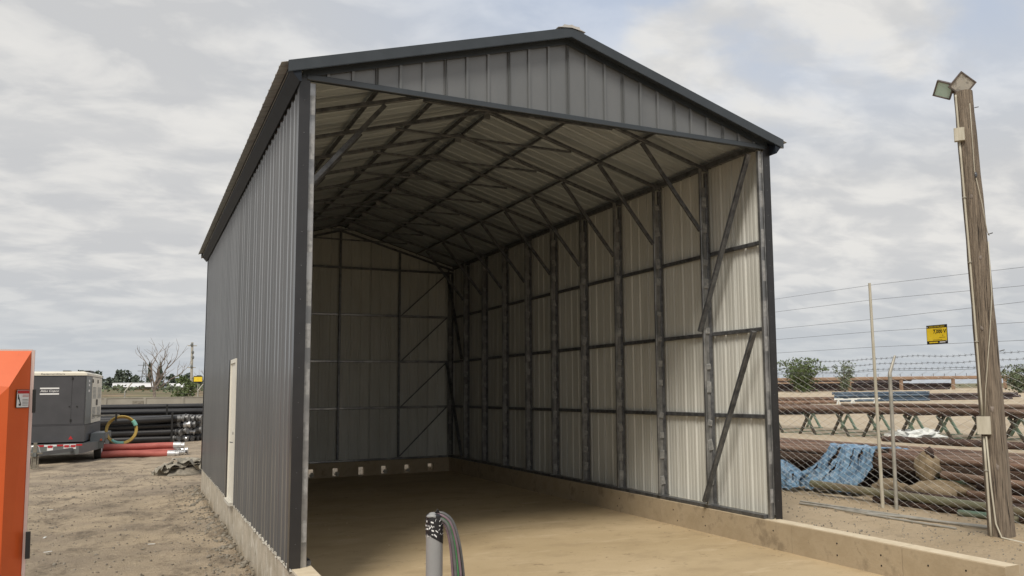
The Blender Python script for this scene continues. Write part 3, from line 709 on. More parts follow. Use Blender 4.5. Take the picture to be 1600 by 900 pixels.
m = MB(); gbox(m, -.95, -.70, 1.0, 1.5, 3.43, 3.49); m.build('roof_vent', 'blk', rf)
m = MB(); gbox(m, -.40, -.1, 2.2, 3.6, 3.43, 3.52); m.build('roof_vent', 'blk', rf)
text('lettering', 'EquipmentShare', 'gen', rf, G(-1.54, -.035, 3.29), (gc, gs, 0), (0, 0, 1), .07, .80)
lx, ld = G(-2.04, -.018, 2.70), Vector((gc, gs, 0))
m = MB()
for z in (2.52, 2.74): gbox(m, -1.56, -.91, -.020, -.0135, z, z+.055)
m.build('logo_bar', 'white', body_)
text('lettering', 'Atlas Copco', 'white', body_, G(-1.55, -.0155, 2.60), (gc, gs, 0), (0, 0, 1), .11, .63, shear=.25)
for z in (1.45, 3.1): m = MB(); gbox(m, -.50, -.44, -.03, -.012, z, z+.10); m.build('hinge', 'blk', body_)
for q in (-.56, -.30): m = MB(); gbox(m, q, q+.05, -.03, -.012, 2.02, 2.065); m.build('latch', 'blk', body_)
m = MB(); gbox(m, -GW-.03, .03, -.04, GL, .66, 1.30); tk = m.build('fuel_tank', 'gen', t)
m = MB(); m.add([G(-.52, -.045, .76), G(-.36, -.045, .76), G(-.44, -.045, .90)], [(0, 1, 2)]); m.build('warning_triangle', 'redp', tk)
# frame: front cross member, angled corner, side rail
m = MB()
m.add([G(-GW-.1,-.35,.20), G(-.1,-.35,.20), G(.42,1.15,.28), G(.42,GL,.28), G(-GW-.1,GL,.28), G(-GW-.1,-.35,.60), G(-.1,-.35,.60), G(.42,1.15,.60), G(.42,GL,.60), G(-GW-.1,GL,.60)],
      [(0,4,3,2,1),(5,6,7,8,9),(0,1,6,5),(1,2,7,6),(2,3,8,7),(3,4,9,8),(4,0,5,9)])
fr = m.build('trailer_frame', 'gen2', t)
for q in range(11):
    m = MB(); gbox(m, -GW+q*.215+.1, -GW+q*.215+.305, -.358, -.351, .52, .585); m.build('reflective_tape', 'redp' if q % 3 == 1 else 'white', fr)
for x_ in (-1.05, -.5, -.28):
    m = MB(); gbox(m, x_-.12, x_+.08, -.366, -.352, .33 if x_ < -.4 else .40, .5); o = m.build('tag_plate', 'white', fr)
    m = MB(); gbox(m, x_-.10, x_+.06, -.374, -.367, .47, .56); m.build('reflector', 'redp', fr)
# fender and wheels
m = MB()
pf = [(1.2, .60), (1.45, .92), (3.9, .92), (4.2, .60)]
for q in range(3):
    (a, za), (c, zc2) = pf[q], pf[q+1]
    m.add([G(.10, a, za), G(.62, a, za), G(.62, c, zc2), G(.10, c, zc2), G(.10, a, za-.03), G(.62, a, za-.03), G(.62, c, zc2-.03), G(.10, c, zc2-.03)], [(0,1,2,3),(4,7,6,5),(0,4,5,1),(2,6,7,3),(1,5,6,2),(0,3,7,4)])
gbox(m, .595, .625, 1.45, 3.9, .68, .90); gbox(m, .10, .60, 1.2, 1.24, .30, .60)
m.build('fender', 'gen2', t)
m = MB(); gbox(m, .47, .54, 1.15, 1.19, .62, .70); m.build('side_lamp', 'orange', t)
for sx_ in (.36, -GW-.25):
    for yy in (1.75, 2.75):
        m = MB(); pts = [G(sx_-.13, yy, .26), G(sx_-.12, yy, .26), G(sx_+.12, yy, .26), G(sx_+.13, yy, .26)]
        m.tube(pts, [.37, .41, .41, .37], 24); w = m.build('wheel', 'tyre', t, smooth='auto')
        m = MB(); m.tube([G(sx_-.135, yy, .26), G(sx_+.137, yy, .26)], .21, 16); m.build('rim', 'white', w)
# tongue and jack
m = MB(); m.beam(G(-GW/2-.9, -.3, .38), G(-GW/2+.05, -3.0, .38), .1, .14); m.beam(G(-GW/2+.9, -.3, .38), G(-GW/2+.05, -3.0, .38), .1, .14); m.build('tongue', 'gen2', t)
m = MB(); m.beam(G(-GW/2+.05, -2.9, -.13), G(-GW/2+.05, -2.9, .80), .11, .11, up=(0, 1, 0)); m.beam(G(-GW/2+.05-.09, -2.9, -.13), G(-GW/2+.05-.09, -2.9, .35), .04, .08, up=(0, 1, 0)); m.beam(G(-GW/2+.05+.1, -2.9, -.13), G(-GW/2+.05+.1, -2.9, .35), .04, .08, up=(0, 1, 0))
m.beam(G(-GW/2-.15, -2.9, .42), G(-GW/2+.28, -2.9, .42), .14, .05)
m.build('jack', 'plank', t)
m = MB()
for s_ in (-1, 1): m.tube([G(-GW/2+.05+s_*.16, -2.9, .45), G(-GW/2+.05+s_*.10, -2.9, .66), G(-GW/2+.05, -2.9, .72)], .02, 6)
m.build('safety_chain', 'alu', t)

# ------------------------------------------------------------------ yellow coiled hose hung on the trailer
CO = (-2.22, 31.0, .98)
t = thing('coiled_hose', CO, 'coil of yellow hose with teal tape beside the trailer wheels', 'hose')
for q in range(3):
    pts = [(CO[0]+(.60-.03*q)*math.cos(a)*1.0, CO[1]+.05*q+.02*math.sin(3*a), CO[2]+(.60-.035*q)*math.sin(a)) for a in [2*math.pi*k_/40 for k_ in range(41)]]
    m = MB(); m.tube(pts, .030, 8, cap=False); m.build('hose_loop', 'yel', t, smooth=True)
for a0, a1 in ((.3, .75), (4.0, 4.9)):
    pts = [(CO[0]+.57*math.cos(a0+(a1-a0)*k_/8), CO[1]+.05, CO[2]+.57*math.sin(a0+(a1-a0)*k_/8)) for k_ in range(9)]
    m = MB(); m.tube(pts, .085, 8); m.build('tape_wrap', 'teal', t, smooth=True)
m = MB(); m.beam((CO[0]-.22, CO[1], CO[2]+.36), (CO[0]-.22, CO[1], CO[2]+.78), .07, .14, up=(0, 1, 0)); m.build('hanging_strap', 'blk', t)
m = MB(); m.beam((CO[0]-1.3, CO[1]+.05, CO[2]+.64), (CO[0]-.1, CO[1]+.05, CO[2]+.64), .05, .07); m.build('hanging_arm', 'galv', t)

# ------------------------------------------------------------------ hoses and pipes on the left
GR = 'red suction hoses on the ground by the trailer'
for i, (y_, z_, x1, bend) in enumerate(((30.2, .0, -.15, .06), (30.55, .0, .10, -.12), (31.0, .03, .25, .15), (30.5, .24, .08, .10))):
    pts = []
    for q in range(15):
        f = q/14; x_ = -3.0+(x1+3.0)*f; yy = y_+bend*math.sin(f*math.pi)-.15*f; zz2 = z_+.12*(1-f*f*.6)*(1 if i == 3 else .4)-.05+(.03*math.sin(f*5+i))
        pts.append((x_, yy, zz2))
    m = MB(); m.tube(pts, .14, 12); tt = m.build('suction_hose', 'red', smooth='auto', origin=(-1.4, y_, -.15))
    tag(tt, ['red suction hose nearest the camera in the pile by the trailer', 'red suction hose in the middle of the bottom row by the trailer', 'red suction hose farthest back in the bottom row by the trailer', 'red suction hose lying on top of the other red hoses'][i], 'hose', GR)
    e1 = Vector(pts[-1]); dd = (e1-Vector(pts[-3])).normalized()
    m = MB(); m.tube([e1-dd*.28, e1+dd*.02], .155, 14); m.tube([e1+dd*.02, e1+dd*.10, e1+dd*.12, e1+dd*.16], [.12, .12, .15, .15], 14); m.build('coupling', 'alu', tt, smooth='auto')
# black hoses with metal quick couplings, stacked, ends facing the camera side
k = 0
rows = [(0, 5, .03), (1, 5, .40), (2, 4, .78), (3, 4, 1.14)]
for r_, n_, z_ in rows:
    for c_ in range(n_):
        k += 1
        ex = .25+c_*.36+rnd.uniform(-.06, .06)+r_*.03; ey = 41.5+c_*.35-0*.2+rnd.uniform(-.3, .3)
        fx_, fy_ = ex-8.5, ey+rnd.uniform(-.1, .8)
        zz2 = z_+.02+rnd.uniform(-.03, .03); zf = .02+z_*.72+rnd.uniform(-.03, .05)
        pts = [(fx_+(ex-fx_)*q/6, fy_+(ey-fy_)*q/6, zf+(zz2-zf)*(q/6)**.7) for q in range(7)]
        m = MB(); m.tube(pts, .185, 12)
        tt = m.build('suction_hose', 'hdpe', smooth='auto', origin=(ex, ey, zz2)); tag(tt, 'black suction hose with a metal end coupling in the stack beyond the red hoses', 'hose', 'black suction hoses stacked behind the trailer')
        e1 = Vector(pts[-1]); dd = (e1-Vector(pts[-2])).normalized(); dd = (dd+Vector((rnd.uniform(-.1, .15), rnd.uniform(-.9, .1), rnd.uniform(-.3, .2)))).normalized()
        m = MB(); m.tube([e1-dd*.02, e1+dd*.13], .19, 12); m.tube([e1+dd*.13, e1+dd*.22, e1+dd*.24, e1+dd*.32], [.14, .14, .195, .195], 12); m.tube([e1+dd*.321, e1+dd*.325], .14, 12)
        if rnd.random() < .6: m.tube([e1+dd*.28+Vector((0, 0, .16)), e1+dd*.1+Vector((0, -.02, .22))], .018, 5)
        m.build('coupling', 'gal_d' if rnd.random() < .8 else 'alu', tt, smooth='auto')
m = MB(); m.box((.03, 41.0, -.1), (.13, 41.2, 1.5)); tag(m.build('stack_stake', 'blk', origin=(.08, 41.1, -.15)), 'black upright stake holding the end of the black hose stack', 'stake')
# long black pipes behind
for i, (y_, z_, r_) in enumerate(((46.5, .65, .2), (46.5, 1.06, .2), (47.0, 1.45, .19), (47.6, 1.76, .17), (48.2, .7, .2), (48.3, 1.1, .2), (46.3, .2, .2), (48.3, 1.50, .19))):
    m = MB(); m.tube([(-13, y_+.3, z_+.05), (-4, y_+.1, z_), (8, y_-.2, z_-.03)], r_, 12); tt = m.build('long_pipe', 'hdpe', smooth='auto', origin=(-2, y_, z_)); tag(tt, ('topmost long black pipe, directly below the concrete wall' if i == 3 else 'long black plastic pipe lying level in front of the concrete wall'), 'pipe', 'long black pipes in front of the concrete wall')
m = MB()
for xx in (-9, -4.5, -.05, 4.5): m.box((xx, 46.0, -.15), (xx+.2, 48.8, .0)); m.beam((xx, 46.05, -.1), (xx, 46.05, 1.9), .1, .1, up=(0, 1, 0)); m.beam((xx, 48.75, -.1), (xx, 48.75, 1.9), .1, .1, up=(0, 1, 0))
tag(m.build('pipe_cradle', 'blk', origin=(-2, 47, -.15)), 'dark cradle posts holding the long black pipes', 'rack')

# ------------------------------------------------------------------ debris by the building's far corner
t = thing('debris_pile', (-.3, 20.6, -.15), 'heap of crumpled canvas, planks and dirt at the far corner of the left wall', 'debris')
for i, (cx, cy, cz, sx, sy, rz, tilt) in enumerate(((-.35, 20.6, .12, .55, .5, .4, .35), (-.05, 20.4, .2, .45, .4, -.5, -.3), (-.7, 20.5, .0, .4, .35, .2, .5))):
    def fn(u_, v_, cx=cx, cy=cy, cz=cz, sx=sx, sy=sy, rz=rz, tilt=tilt, i=i):
        a, c = (u_-.5)*2*sx, (v_-.5)*2*sy; z = cz+.02+a*tilt*.35+.30*(.55-abs(noise.noise(Vector((a*2.2+c*.8, c*2.6, i*5)))*2.2))-.10*(a*a+c*c)
        return (cx+a*math.cos(rz)-c*math.sin(rz), cy+a*math.sin(rz)+c*math.cos(rz), z)
    m = MB(); m.grid(fn, 14, 14); m.build('canvas', 'sheet', t)
for i in range(9):
    a = rnd.uniform(-.9, .7); cx, cy = -.35+rnd.uniform(-.5, .45), 20.4+rnd.uniform(-.3, .3)
    m = MB(); m.beam((cx-.4*math.cos(a), cy-.3*math.sin(a), -.06+rnd.uniform(0, .2)), (cx+.4*math.cos(a), cy+.3*math.sin(a), .10+rnd.uniform(0, .32)), .10, .03); m.build('plank', 'plank', t)
m = MB(); m.blob((-.2, 20.5, -.16), (.75, .6, .28), 4, .25, 20, 10, fr=3); m.build('dirt_heap', 'stone', t, smooth=True)
# stones spilled along the footing
protos = []
for i in range(5):
    m = MB(); m.blob((0, 0, .02), (.05, .04, .032), i+20, .35, 8, 6, fr=2)
    o = m.build('stone', 'stone', smooth=True, origin=(0, 0, 0)); protos.append(o)
k = 0
for i in range(110):
    y_ = rnd.uniform(1.5, 15.0); x_ = -.10-abs(rnd.gauss(0, .28))
    if i > 85: x_ = rnd.uniform(-3.6, -.8); y_ = rnd.uniform(3, 18)
    s_ = rnd.uniform(.35, 1.2)*(.7 if i > 85 else 1)
    o = protos[k] if k < 5 else protos[k % 5].copy()
    if k >= 5: COL.objects.link(o)
    k += 1
    o.location = (x_, y_, hgt(x_, y_)-.005); o.rotation_euler = (0, 0, rnd.uniform(0, 6)); o.scale = (s_, s_, s_)
    tag(o, 'small grey stone among the rubble beside the left footing' if i <= 85 else 'small loose stone on the trampled dirt left of the building', 'stone', 'stones beside the left footing' if i <= 85 else 'loose stones on the left yard')
m = MB()
for i in range(2600):
    x_ = -.04-abs(rnd.gauss(0, .30)) if i < 1300 else rnd.uniform(-4.2, -.3); y_ = rnd.uniform(1, 16) if i < 1300 else rnd.uniform(2, 24); s_ = rnd.uniform(.006, .026)
    m.blob((x_, y_, hgt(x_, y_)+s_*.3), (s_, s_*.8, s_*.7), i, .3, 4, 3)
for i in range(1500):
    x_ = rnd.uniform(7.35, 12.0); y_ = rnd.uniform(-4, 5); s_ = rnd.uniform(.006, .03)*rnd.uniform(.5, 1)
    m.blob((x_, y_, hgt(x_, y_)+s_*.3), (s_, s_*.8, s_*.7), i, .3, 4, 3)
tag(m.build('gravel', 'stone'), 'loose gravel crumbs scattered over the dirt', 'gravel', kind='stuff')
for i, (x_, y_, a) in enumerate(((-3.35, 12.6, .4), (-3.1, 8.3, 1.4), (-1.35, 6.5, -.5), (-2.9, 6.4, .2))):
    m = MB(); m.beam((x_-.06*math.cos(a), y_-.06*math.sin(a), hgt(x_, y_)+.02), (x_+.06*math.cos(a), y_+.06*math.sin(a), hgt(x_, y_)+.025), .035, .006)
    tag(m.build('litter_scrap', 'plastic', origin=(x_, y_, -.15)), 'small white scrap of litter lying on the trampled dirt', 'litter', 'white scraps on the left yard')

# ------------------------------------------------------------------ chain link fence on the right
XF = 11.05; FY0, FY1 = -9.0, 22.0; FZ0, FZ1 = .17, 2.74
t = thing('chain_link_fence', (XF, 1.0, .15), 'galvanised chain-link fence topped with barbed wire along the right yard', 'fence')
dw, dh, r_ = .135, .062, .0030
ns = int((FZ1-FZ0)/dh); y_ = FY0; m = MB(); vs = []; fs = []
i = 0
while y_ < (10.0):
    for q in range(ns+1):
        yy = y_+(dw/2 if q % 2 else -dw/2)*(1 if i % 2 == 0 else -1)*.98; z = FZ0+q*dh; xx = XF+(.004 if (q+i) % 2 else -.004)+.02*noise.noise(Vector((y_*.4, z, 0)))
        o_ = len(vs); vs += [(xx-r_, yy, z), (xx+r_, yy+r_, z), (xx+r_, yy-r_, z)]
        if q: fs += [(o_-3, o_-2, o_+1, o_), (o_-2, o_-1, o_+2, o_+1), (o_-1, o_-3, o_, o_+2)]
    y_ += dw; i += 1
m.v = [Vector(p) for p in vs]; m.f = fs; m.mi = [0]*len(fs)
o = m.build('wire_mesh', 'mesh', t); o['kind'] = 'stuff'
for yy in (1.06, -2.6, -6.2, 4.7, 8.4):
    m = MB(); m.tube([(XF-.04, yy, .0), (XF-.04, yy, 2.66)], .036, 12); p = m.build('fence_post', 'galv', t, smooth='auto')
    m = MB(); m.tube([(XF-.04, yy, 2.62), (XF-.04, yy, 2.70), (XF+.12, yy, 3.03)], [.042, .035, .022], 10); m.build('barb_arm', 'galv', p, smooth='auto')
barbs = MB()
for i, (xx, zz2) in enumerate(((XF+.10, 3.0), (XF+.05, 2.88), (XF-.0, 2.775))):
    pts = [(xx+.01*math.sin(q*1.3), FY0+q*.25, zz2+.02*noise.noise(Vector((q*.3, i*3, 0)))*2-.02*abs(math.sin((FY0+q*.25-1.06)/3.6*math.pi))) for q in range(77)]
    m = MB(); m.tube(pts, .0032, 4); w = m.build('barbed_strand', 'wire', t)
    m = MB()
    for q in range(1, 150):
        f = q*.5; a = int(f); fr_ = f-a
        if a+1 >= len(pts): break
        p = Vector(pts[a]).lerp(Vector(pts[a+1]), fr_)
        m.tube([p+Vector((0, -.012, -.028)), p+Vector((0, .012, .028))], .0028, 3); m.tube([p+Vector((-.02, .012, -.02)), p+Vector((.02, -.012, .02))], .0028, 3)
    o = m.build('barbs', 'wire', w); o['kind'] = 'stuff'
m = MB(); m.tube([(XF, FY0+q*.5, 2.735+.01*math.sin(q)) for q in range(39)], .003, 4); m.build('tension_wire', 'wire', t)
# electric fence: tall pale post and plain wires
XE = 10.95
t = thing('electric_fence', (XE, 1.3, .15), 'tall pale post carrying five thin electric wires above the chain-link fence', 'fence')
for yy in (1.33, -4.6, 7.6):
    m = MB(); m.tube([(XE, yy, .05), (XE-.05, yy+.02, 4.45)], [.035, .026], 10); m.build('fence_post', 'pale_post', t, smooth='auto')
for zz2, dz in ((4.43, -.09), (4.14, -.1), (3.76, .02), (3.52, -.07), (3.22, -.06)):
    m = MB(); m.tube([(XE+.03, 12, zz2+.02), (XE+.03, 4.3, zz2), (XE+.03, 1.3, zz2-.01), (XE+.03, -1.8, zz2+dz), (XE+.03, -9, zz2+dz*1.5)], .0028, 4); m.build('electric_wire', 'wire', t)
# warning sign hanging on the wires
SX, SY0, SY1, SZ0, SZ1 = XE+.015, .13, -.31, 3.19, 3.53
t = thing('warning_sign', (SX, -.1, SZ0), 'yellow and black 7,000 V warning sign hanging on the wires beside the wooden pole', 'sign')
sxd, syd = Vector((0, -1, 0)), Vector((0, 0, 1))
m = MB(); m.box((SX-.004, SY1, SZ0), (SX+.004, SY0, SZ1)); pn = m.build('board', 'signb', t)
def sq(m, a0, a1, b0, b1, o_=.006): # sign coordinates 0..1
    y0_, y1_ = SY0-(SY0-SY1)*a0, SY0-(SY0-SY1)*a1; z0_, z1_ = SZ0+(SZ1-SZ0)*b0, SZ0+(SZ1-SZ0)*b1
    m.add([(SX-o_, y0_, z0_), (SX-o_, y1_, z0_), (SX-o_, y1_, z1_), (SX-o_, y0_, z1_)], [(0, 1, 2, 3)])
m = MB(); sq(m, .02, .98, .17, .84); m.build('yellow_face', 'signy', pn)
SWD, SHT = SY0-SY1, SZ1-SZ0
text('lettering', '7,000 V', 'signb', pn, (SX-.008, SY0-SWD*.34, SZ0+SHT*.52), sxd, syd, SHT*.23, SWD*.62)
text('lettering', 'WARNING', 'signy', pn, (SX-.008, SY0-SWD*.12, SZ0+SHT*.875), sxd, syd, SHT*.075, SWD*.25)
text('lettering', 'ELECTRIC FENCE', 'signy', pn, (SX-.008, SY0-SWD*.40, SZ0+SHT*.875), sxd, syd, SHT*.075, SWD*.48)
m = MB(); sq(m, .78, .80, .40, .47, .008); sq(m, .62, .90, .33, .345, .008); sq(m, .35, .75, .77, .785, .008); sq(m, .3, .75, .21, .225, .008); m.build('print', 'signb', pn)
m = MB(); sq(m, .12, .55, .06, .12, .008); m.build('print', 'signy', pn)
m = MB(); sq(m, .62, .90, .06, .12, .008); sq(m, .93, .97, .12, .15, .008); sq(m, .03, .07, .88, .94, .008); m.build('print', 'white', pn)

# ------------------------------------------------------------------ wooden pole with floodlights
PX, PY = 9.67, -2.09
t = thing('light_pole', (PX, PY, .15), 'weathered wooden utility pole with two floodlights on top', 'pole')
pts = []; rr = []
for q in range(22):
    f = q/21; pts.append((PX-.09*f+.02*math.sin(f*4), PY+.12*f, .0+6.98*f)); rr.append(.185-.05*f+.004*math.sin(q*2.1))
m = MB(); m.tube(pts, rr, 20); trunk = m.build('pole_shaft', 'wood', t, smooth='auto')
tocam = Vector((-1.67-PX, -10.47-PY, 0)).normalized(); pr_ = Vector((-tocam.y, tocam.x, 0))  # pr_ = image right
pl = lambda z, a, o_=0: Vector(pts[min(21, int(z/6.98*21))])*0 + Vector((PX-.09*z/6.98+.02*math.sin(z/6.98*4), PY+.12*z/6.98, z))+(tocam*math.cos(a)+pr_*math.sin(a))*((.185-.05*z/6.98)+.008+o_)
m = MB()
for zc2, zt in ((6.92, 6.35), (6.2, 2.0)): m.tube([pl(z, -.75+.25*(6.9-z)/6.9*0, .01) for z in [zc2+(zt-zc2)*q/14 for q in range(15)]], .016, 8)
m.tube([pl(z, -.75, .012) for z in (1.7, 1.3, .9, .5, .2)], .018, 8)
m.build('metal_conduit', 'pale_post', trunk, smooth=True)
for z, a in ((4.35, .2), (2.1, .05), (1.25, .1), (3.3, -.25), (5.3, -.1)):
    m = MB(); c = pl(z, a, -.022); m.blob(c, (.026, .026, .055), int(z*7), .3, 10, 7); m.build('knot', 'bark', trunk, smooth=True)
m = MB()
for i in range(26):                                     # drying cracks down the face of the pole
    z = rnd.uniform(.3, 6.2); a = rnd.uniform(-1.2, 1.2); l_ = rnd.uniform(.15, .7)
    m.tube([pl(z+l_*q/4, a+.02*math.sin(q+i), -.010) for q in range(5)], [.001, .004, .0045, .003, .001], 4)
o = m.build('drying_cracks', 'bore', trunk); o['kind'] = 'stuff'
for a in (4.3, 3.1, 5.3, 1.2):
    m = MB(); c = pl(a, -.75, .012); m.blob(c, (.035, .035, .012), 0, 0, 8, 5); m.build('conduit_clip', 'galv', trunk)
for z, hh, ww, mt in ((6.28, .10, .075, 'pale_post'), (1.86, .13, .095, 'pale_post')):
    c = pl(z, -.62, .03); m = MB(); m.beam(c-Vector((0, 0, hh)), c+Vector((0, 0, hh)), ww*2, .09, up=tocam, bev=.01); bx = m.build('junction_box', mt, trunk)
m = MB(); m.tube([pl(6.75, .55, .01), pl(6.2, .45, .012), pl(5.7, .35, .02), pl(5.55, .42, .03), pl(5.2, .6, .05), pl(4.75, .95, .03), pl(4.7, 1.35, .02)], .006, 6)
m.tube([pl(4.6, .95, .03), pl(3.8, .9, .01), pl(3.2, .35, .012), pl(2.4, -.3, .012), pl(1.95, -.5, .03)], .007, 6)
m.tube([pl(1.7, -.52, .02), pl(1.0, -.45, .02), pl(.45, -.3, .03), pl(.28, .0, .06)+Vector((0, 0, -.02))]+[Vector(p) for p in ((9.65, -2.62, .19), (9.66, -3.0, .16), (9.60, -3.3, .17), (9.50, -3.55, .14))], .013, 8)
m.build('cable', 'pale_post', trunk, smooth=True)
m = MB()
for z, a in ((4.72, 1.45), (2.95, 1.5)): c = pl(z, a, 0); m.tube([c, c+pr_*.07+Vector((0, 0, .02))], .008, 5)
m.tube([pl(6.7, 1.3, 0), pl(6.7, 1.3, .06)], .007, 5); m.blob(pl(5.62, .4, .03), (.02, .02, .05), 1, .1, 6, 5)
m.build('bolt', 'steel', trunk)
def flood(name, c, facing, roll, size, mface, glassmat):
    facing = Vector(facing).normalized(); s0 = facing.cross(Vector((0, 0, 1))).normalized(); u0 = s0.cross(facing)
    s1 = s0*math.cos(roll)+u0*math.sin(roll); u1 = -s0*math.sin(roll)+u0*math.cos(roll); c = Vector(c); w, h = size
    def P(a, b_, d_): return c+s1*a*w+u1*b_*h+facing*d_
    m = MB(); ring = [(-.5,-.5),(.5,-.5),(.5,.5),(-.5,.5)]
    vs = [P(a, b_, .06) for a, b_ in ring]+[P(a, b_, .0) for a, b_ in ring]+[P(a*.55, b_*.6, -.13) for a, b_ in ring]+[P(a*.87, b_*.87, .06) for a, b_ in ring]+[P(a*.8, b_*.8, .035) for a, b_ in ring]
    fs = []
    for i in range(4):
        j = (i+1) % 4; fs += [(i, j, j+4, i+4)[::-1], (i+4, j+4, j+8, i+8)[::-1], (i, j, j+12, i+12), (i+12, j+12, j+16, i+16)]
    fs += [(8, 9, 10, 11)[::-1]]
    m.add(vs, fs); h_ = m.build('floodlight', 'brz', t); tag(h_, name)
    m = MB(); m.add([P(a*.86, b_*.86, .045) for a, b_ in ring]+[P(a*.86, b_*.86, .040) for a, b_ in ring], [(0, 1, 2, 3), (7, 6, 5, 4)]); m.build('lens', glassmat, h_)
    m = MB(); m.tube([P(0, 0, -.11), P(0, -.3, -.2)], .02, 6); m.build('bracket', 'brz', h_)
flood('floodlight seen from its side, with greenish glass', (9.41, -1.76, 7.075), (-.60, -.22, -.36), .50, (.27, .25), '', 'glass')
flood('floodlight facing the camera, turned cornerwise', (9.52, -1.99, 7.09), (-.62, -.74, -.30), R(40), (.29, .29), '', 'reflector')
m = MB(); m.tube([(9.42, -1.75, 7.06), (9.5, -1.88, 7.0), (9.58, -1.97, 6.93)], .025, 8); m.build('lamp_arm', 'brz', t)

# loose conduits on the ground
GL_ = 'loose thin conduits on the dirt in front of the fence'
for i, (a, c, r__) in enumerate((((9.95, 2.5, .19), (10.45, -1.35, .19), .02), ((10.02, 2.55, .22), (10.35, -.4, .2), .018), ((10.1, .9, .18), (10.62, -1.35, .19), .017), ((9.93, 1.55, .2), (10.05, -1.0, .17), .02))):
    m = MB(); m.tube([a, Vector(a).lerp(Vector(c), .5)+Vector((.02, 0, -.01)), c], r__, 8)
    tag(m.build('loose_conduit', 'galv', smooth='auto', origin=a), ['longest thin grey conduit lying on the dirt before the fence', 'thin grey conduit lying beside the longest one', 'thin grey conduit closest to the fence mesh near the wooden pole', 'thin grey conduit lying closest to the concrete curb'][i], 'conduit', GL_)

# ------------------------------------------------------------------ pipe stack just behind the fence
def hollow(m, p, q, r__, n=12):
    p, q = Vector(p), Vector(q); m.m = 0; m.tube([p, q], r__, n, cap=False)
    d_ = (q-p).normalized()
    m.m = 1; m.tube([p+d_*.02, p+d_*.021], r__*.86, n); m.tube([q-d_*.021, q-d_*.02], r__*.86, n); m.m = 0
    # rims
    for e_, s_ in ((p, 1), (q, -1)):
        m.tube([e_, e_+d_*s_*.02], r__, n, cap=False); m.tube([e_+d_*s_*.02, e_], r__*.86, n, cap=False)
for i in range(13):
    x_ = 12.30+i*.178; y1 = 13.5+rnd.uniform(-1, 1); y0_ = -8.5
    m = MB(); hollow(m, (x_, y0_, .985+rnd.uniform(-.012, .02)), (x_, y1, .985+rnd.uniform(-.01, .02)), .062)
    tag(m.build('rusty_pipe', ['rust', 'bore'], smooth='auto', origin=(x_, 2, .98)), ('rusty pipe along the front edge of the near stack, right above the flat beam' if i == 0 else 'rearmost long rusty pipe in the top layer of the near stack' if i == 12 else 'long rusty pipe in the top layer of the near stack behind the fence'), 'pipe', 'rusty pipes in the top layer of the near stack')
m = MB(); m.beam((12.27, -8.5, .835), (12.27, 13.8, .835), .10, .16, bev=.01); tag(m.build('steel_beam', 'rust', origin=(12.3, 2, .8)), 'flat rusty beam carrying the front edge of the near pipe stack', 'beam')
for i, yy in enumerate((-7.5, -3.4, 6.2, 10.5)):
    t = thing('stack_stand', (13.3, yy, .15), 'dark steel stand underneath the near rusty pipe stack', 'stand', 'stands under the near pipe stack')
    m = MB(); m.beam((12.2, yy, .83), (14.6, yy, .83), .12, .13); m.build('cross_beam', 'rust_dark', t)
    for xx in (12.35, 14.4): m = MB(); m.beam((xx, yy, .1), (xx, yy, .77), .12, .12, up=(0, 1, 0)); m.build('leg', 'rust_dark', t)
for i in range(26):
    lay = i % 3; x_ = 12.75+(i//3)*.24+.06*lay; z_ = .26+lay*.19
    ye = rnd.choice([1.9, 1.2, 3.3, 8.0, 9.5]) if i % 2 else 12.0; ys = -8.0
    m = MB(); hollow(m, (x_, ys, z_), (x_, ye, z_), .085, 10)
    tag(m.build('rusty_pipe', ['rust_dark', 'bore'], smooth='auto', origin=(x_, 2, z_)), 'dark rusty pipe lying in the shade under the near stack', 'pipe', 'dark pipes under the near stack')
# pipes and rubbish between fence and stack
def single(nm, mt, p, q, r__, label, cat='pipe', group=None, n=14):
    m = MB(); hollow(m, p, q, r__, n); return tag(m.build(nm, [mt, 'bore'], smooth='auto', origin=tuple((Vector(p)+Vector(q))/2)), label, cat, group)
single('green_pipe', 'green', (12.35, 4.95, .33), (11.95, 2.9, .28), .10, 'pale green pipe coming out from under the blue tarp')
single('long_pipe', 'olive', (11.25, 3.55, .40), (11.55, -4.2, .32), .075, 'long olive pipe with rust lying low behind the chain-link fence')
single('long_pipe', 'rust_dark', (11.35, 1.9, .24), (11.6, -5.0, .22), .07, 'dark pipe directly under the long olive pipe behind the fence')
single('long_pipe', 'rust_dark', (11.55, 1.7, .38), (11.9, -5.0, .36), .07, 'dark pipe wedged behind the long olive pipe')
single('rusty_pipe', 'rust', (12.05, .3, .46), (12.1, -4.5, .42), .07, 'rust brown pipe lying between the sacks and the pipe stack')
single('rusty_pipe', 'rust', (12.1, .9, .75), (11.95, -4.6, .62), .075, 'rust brown pipe sticking out behind the wooden pole')
single('green_pipe', 'green', (12.35, 1.45, .50), (12.1, .35, .70), .085, 'short green pipe slanting up beside the upright sack')
single('green_pipe', 'green', (11.22, -.12, .23), (11.42, -1.15, .23), .055, 'short green pipe on the dirt near the wooden pole')
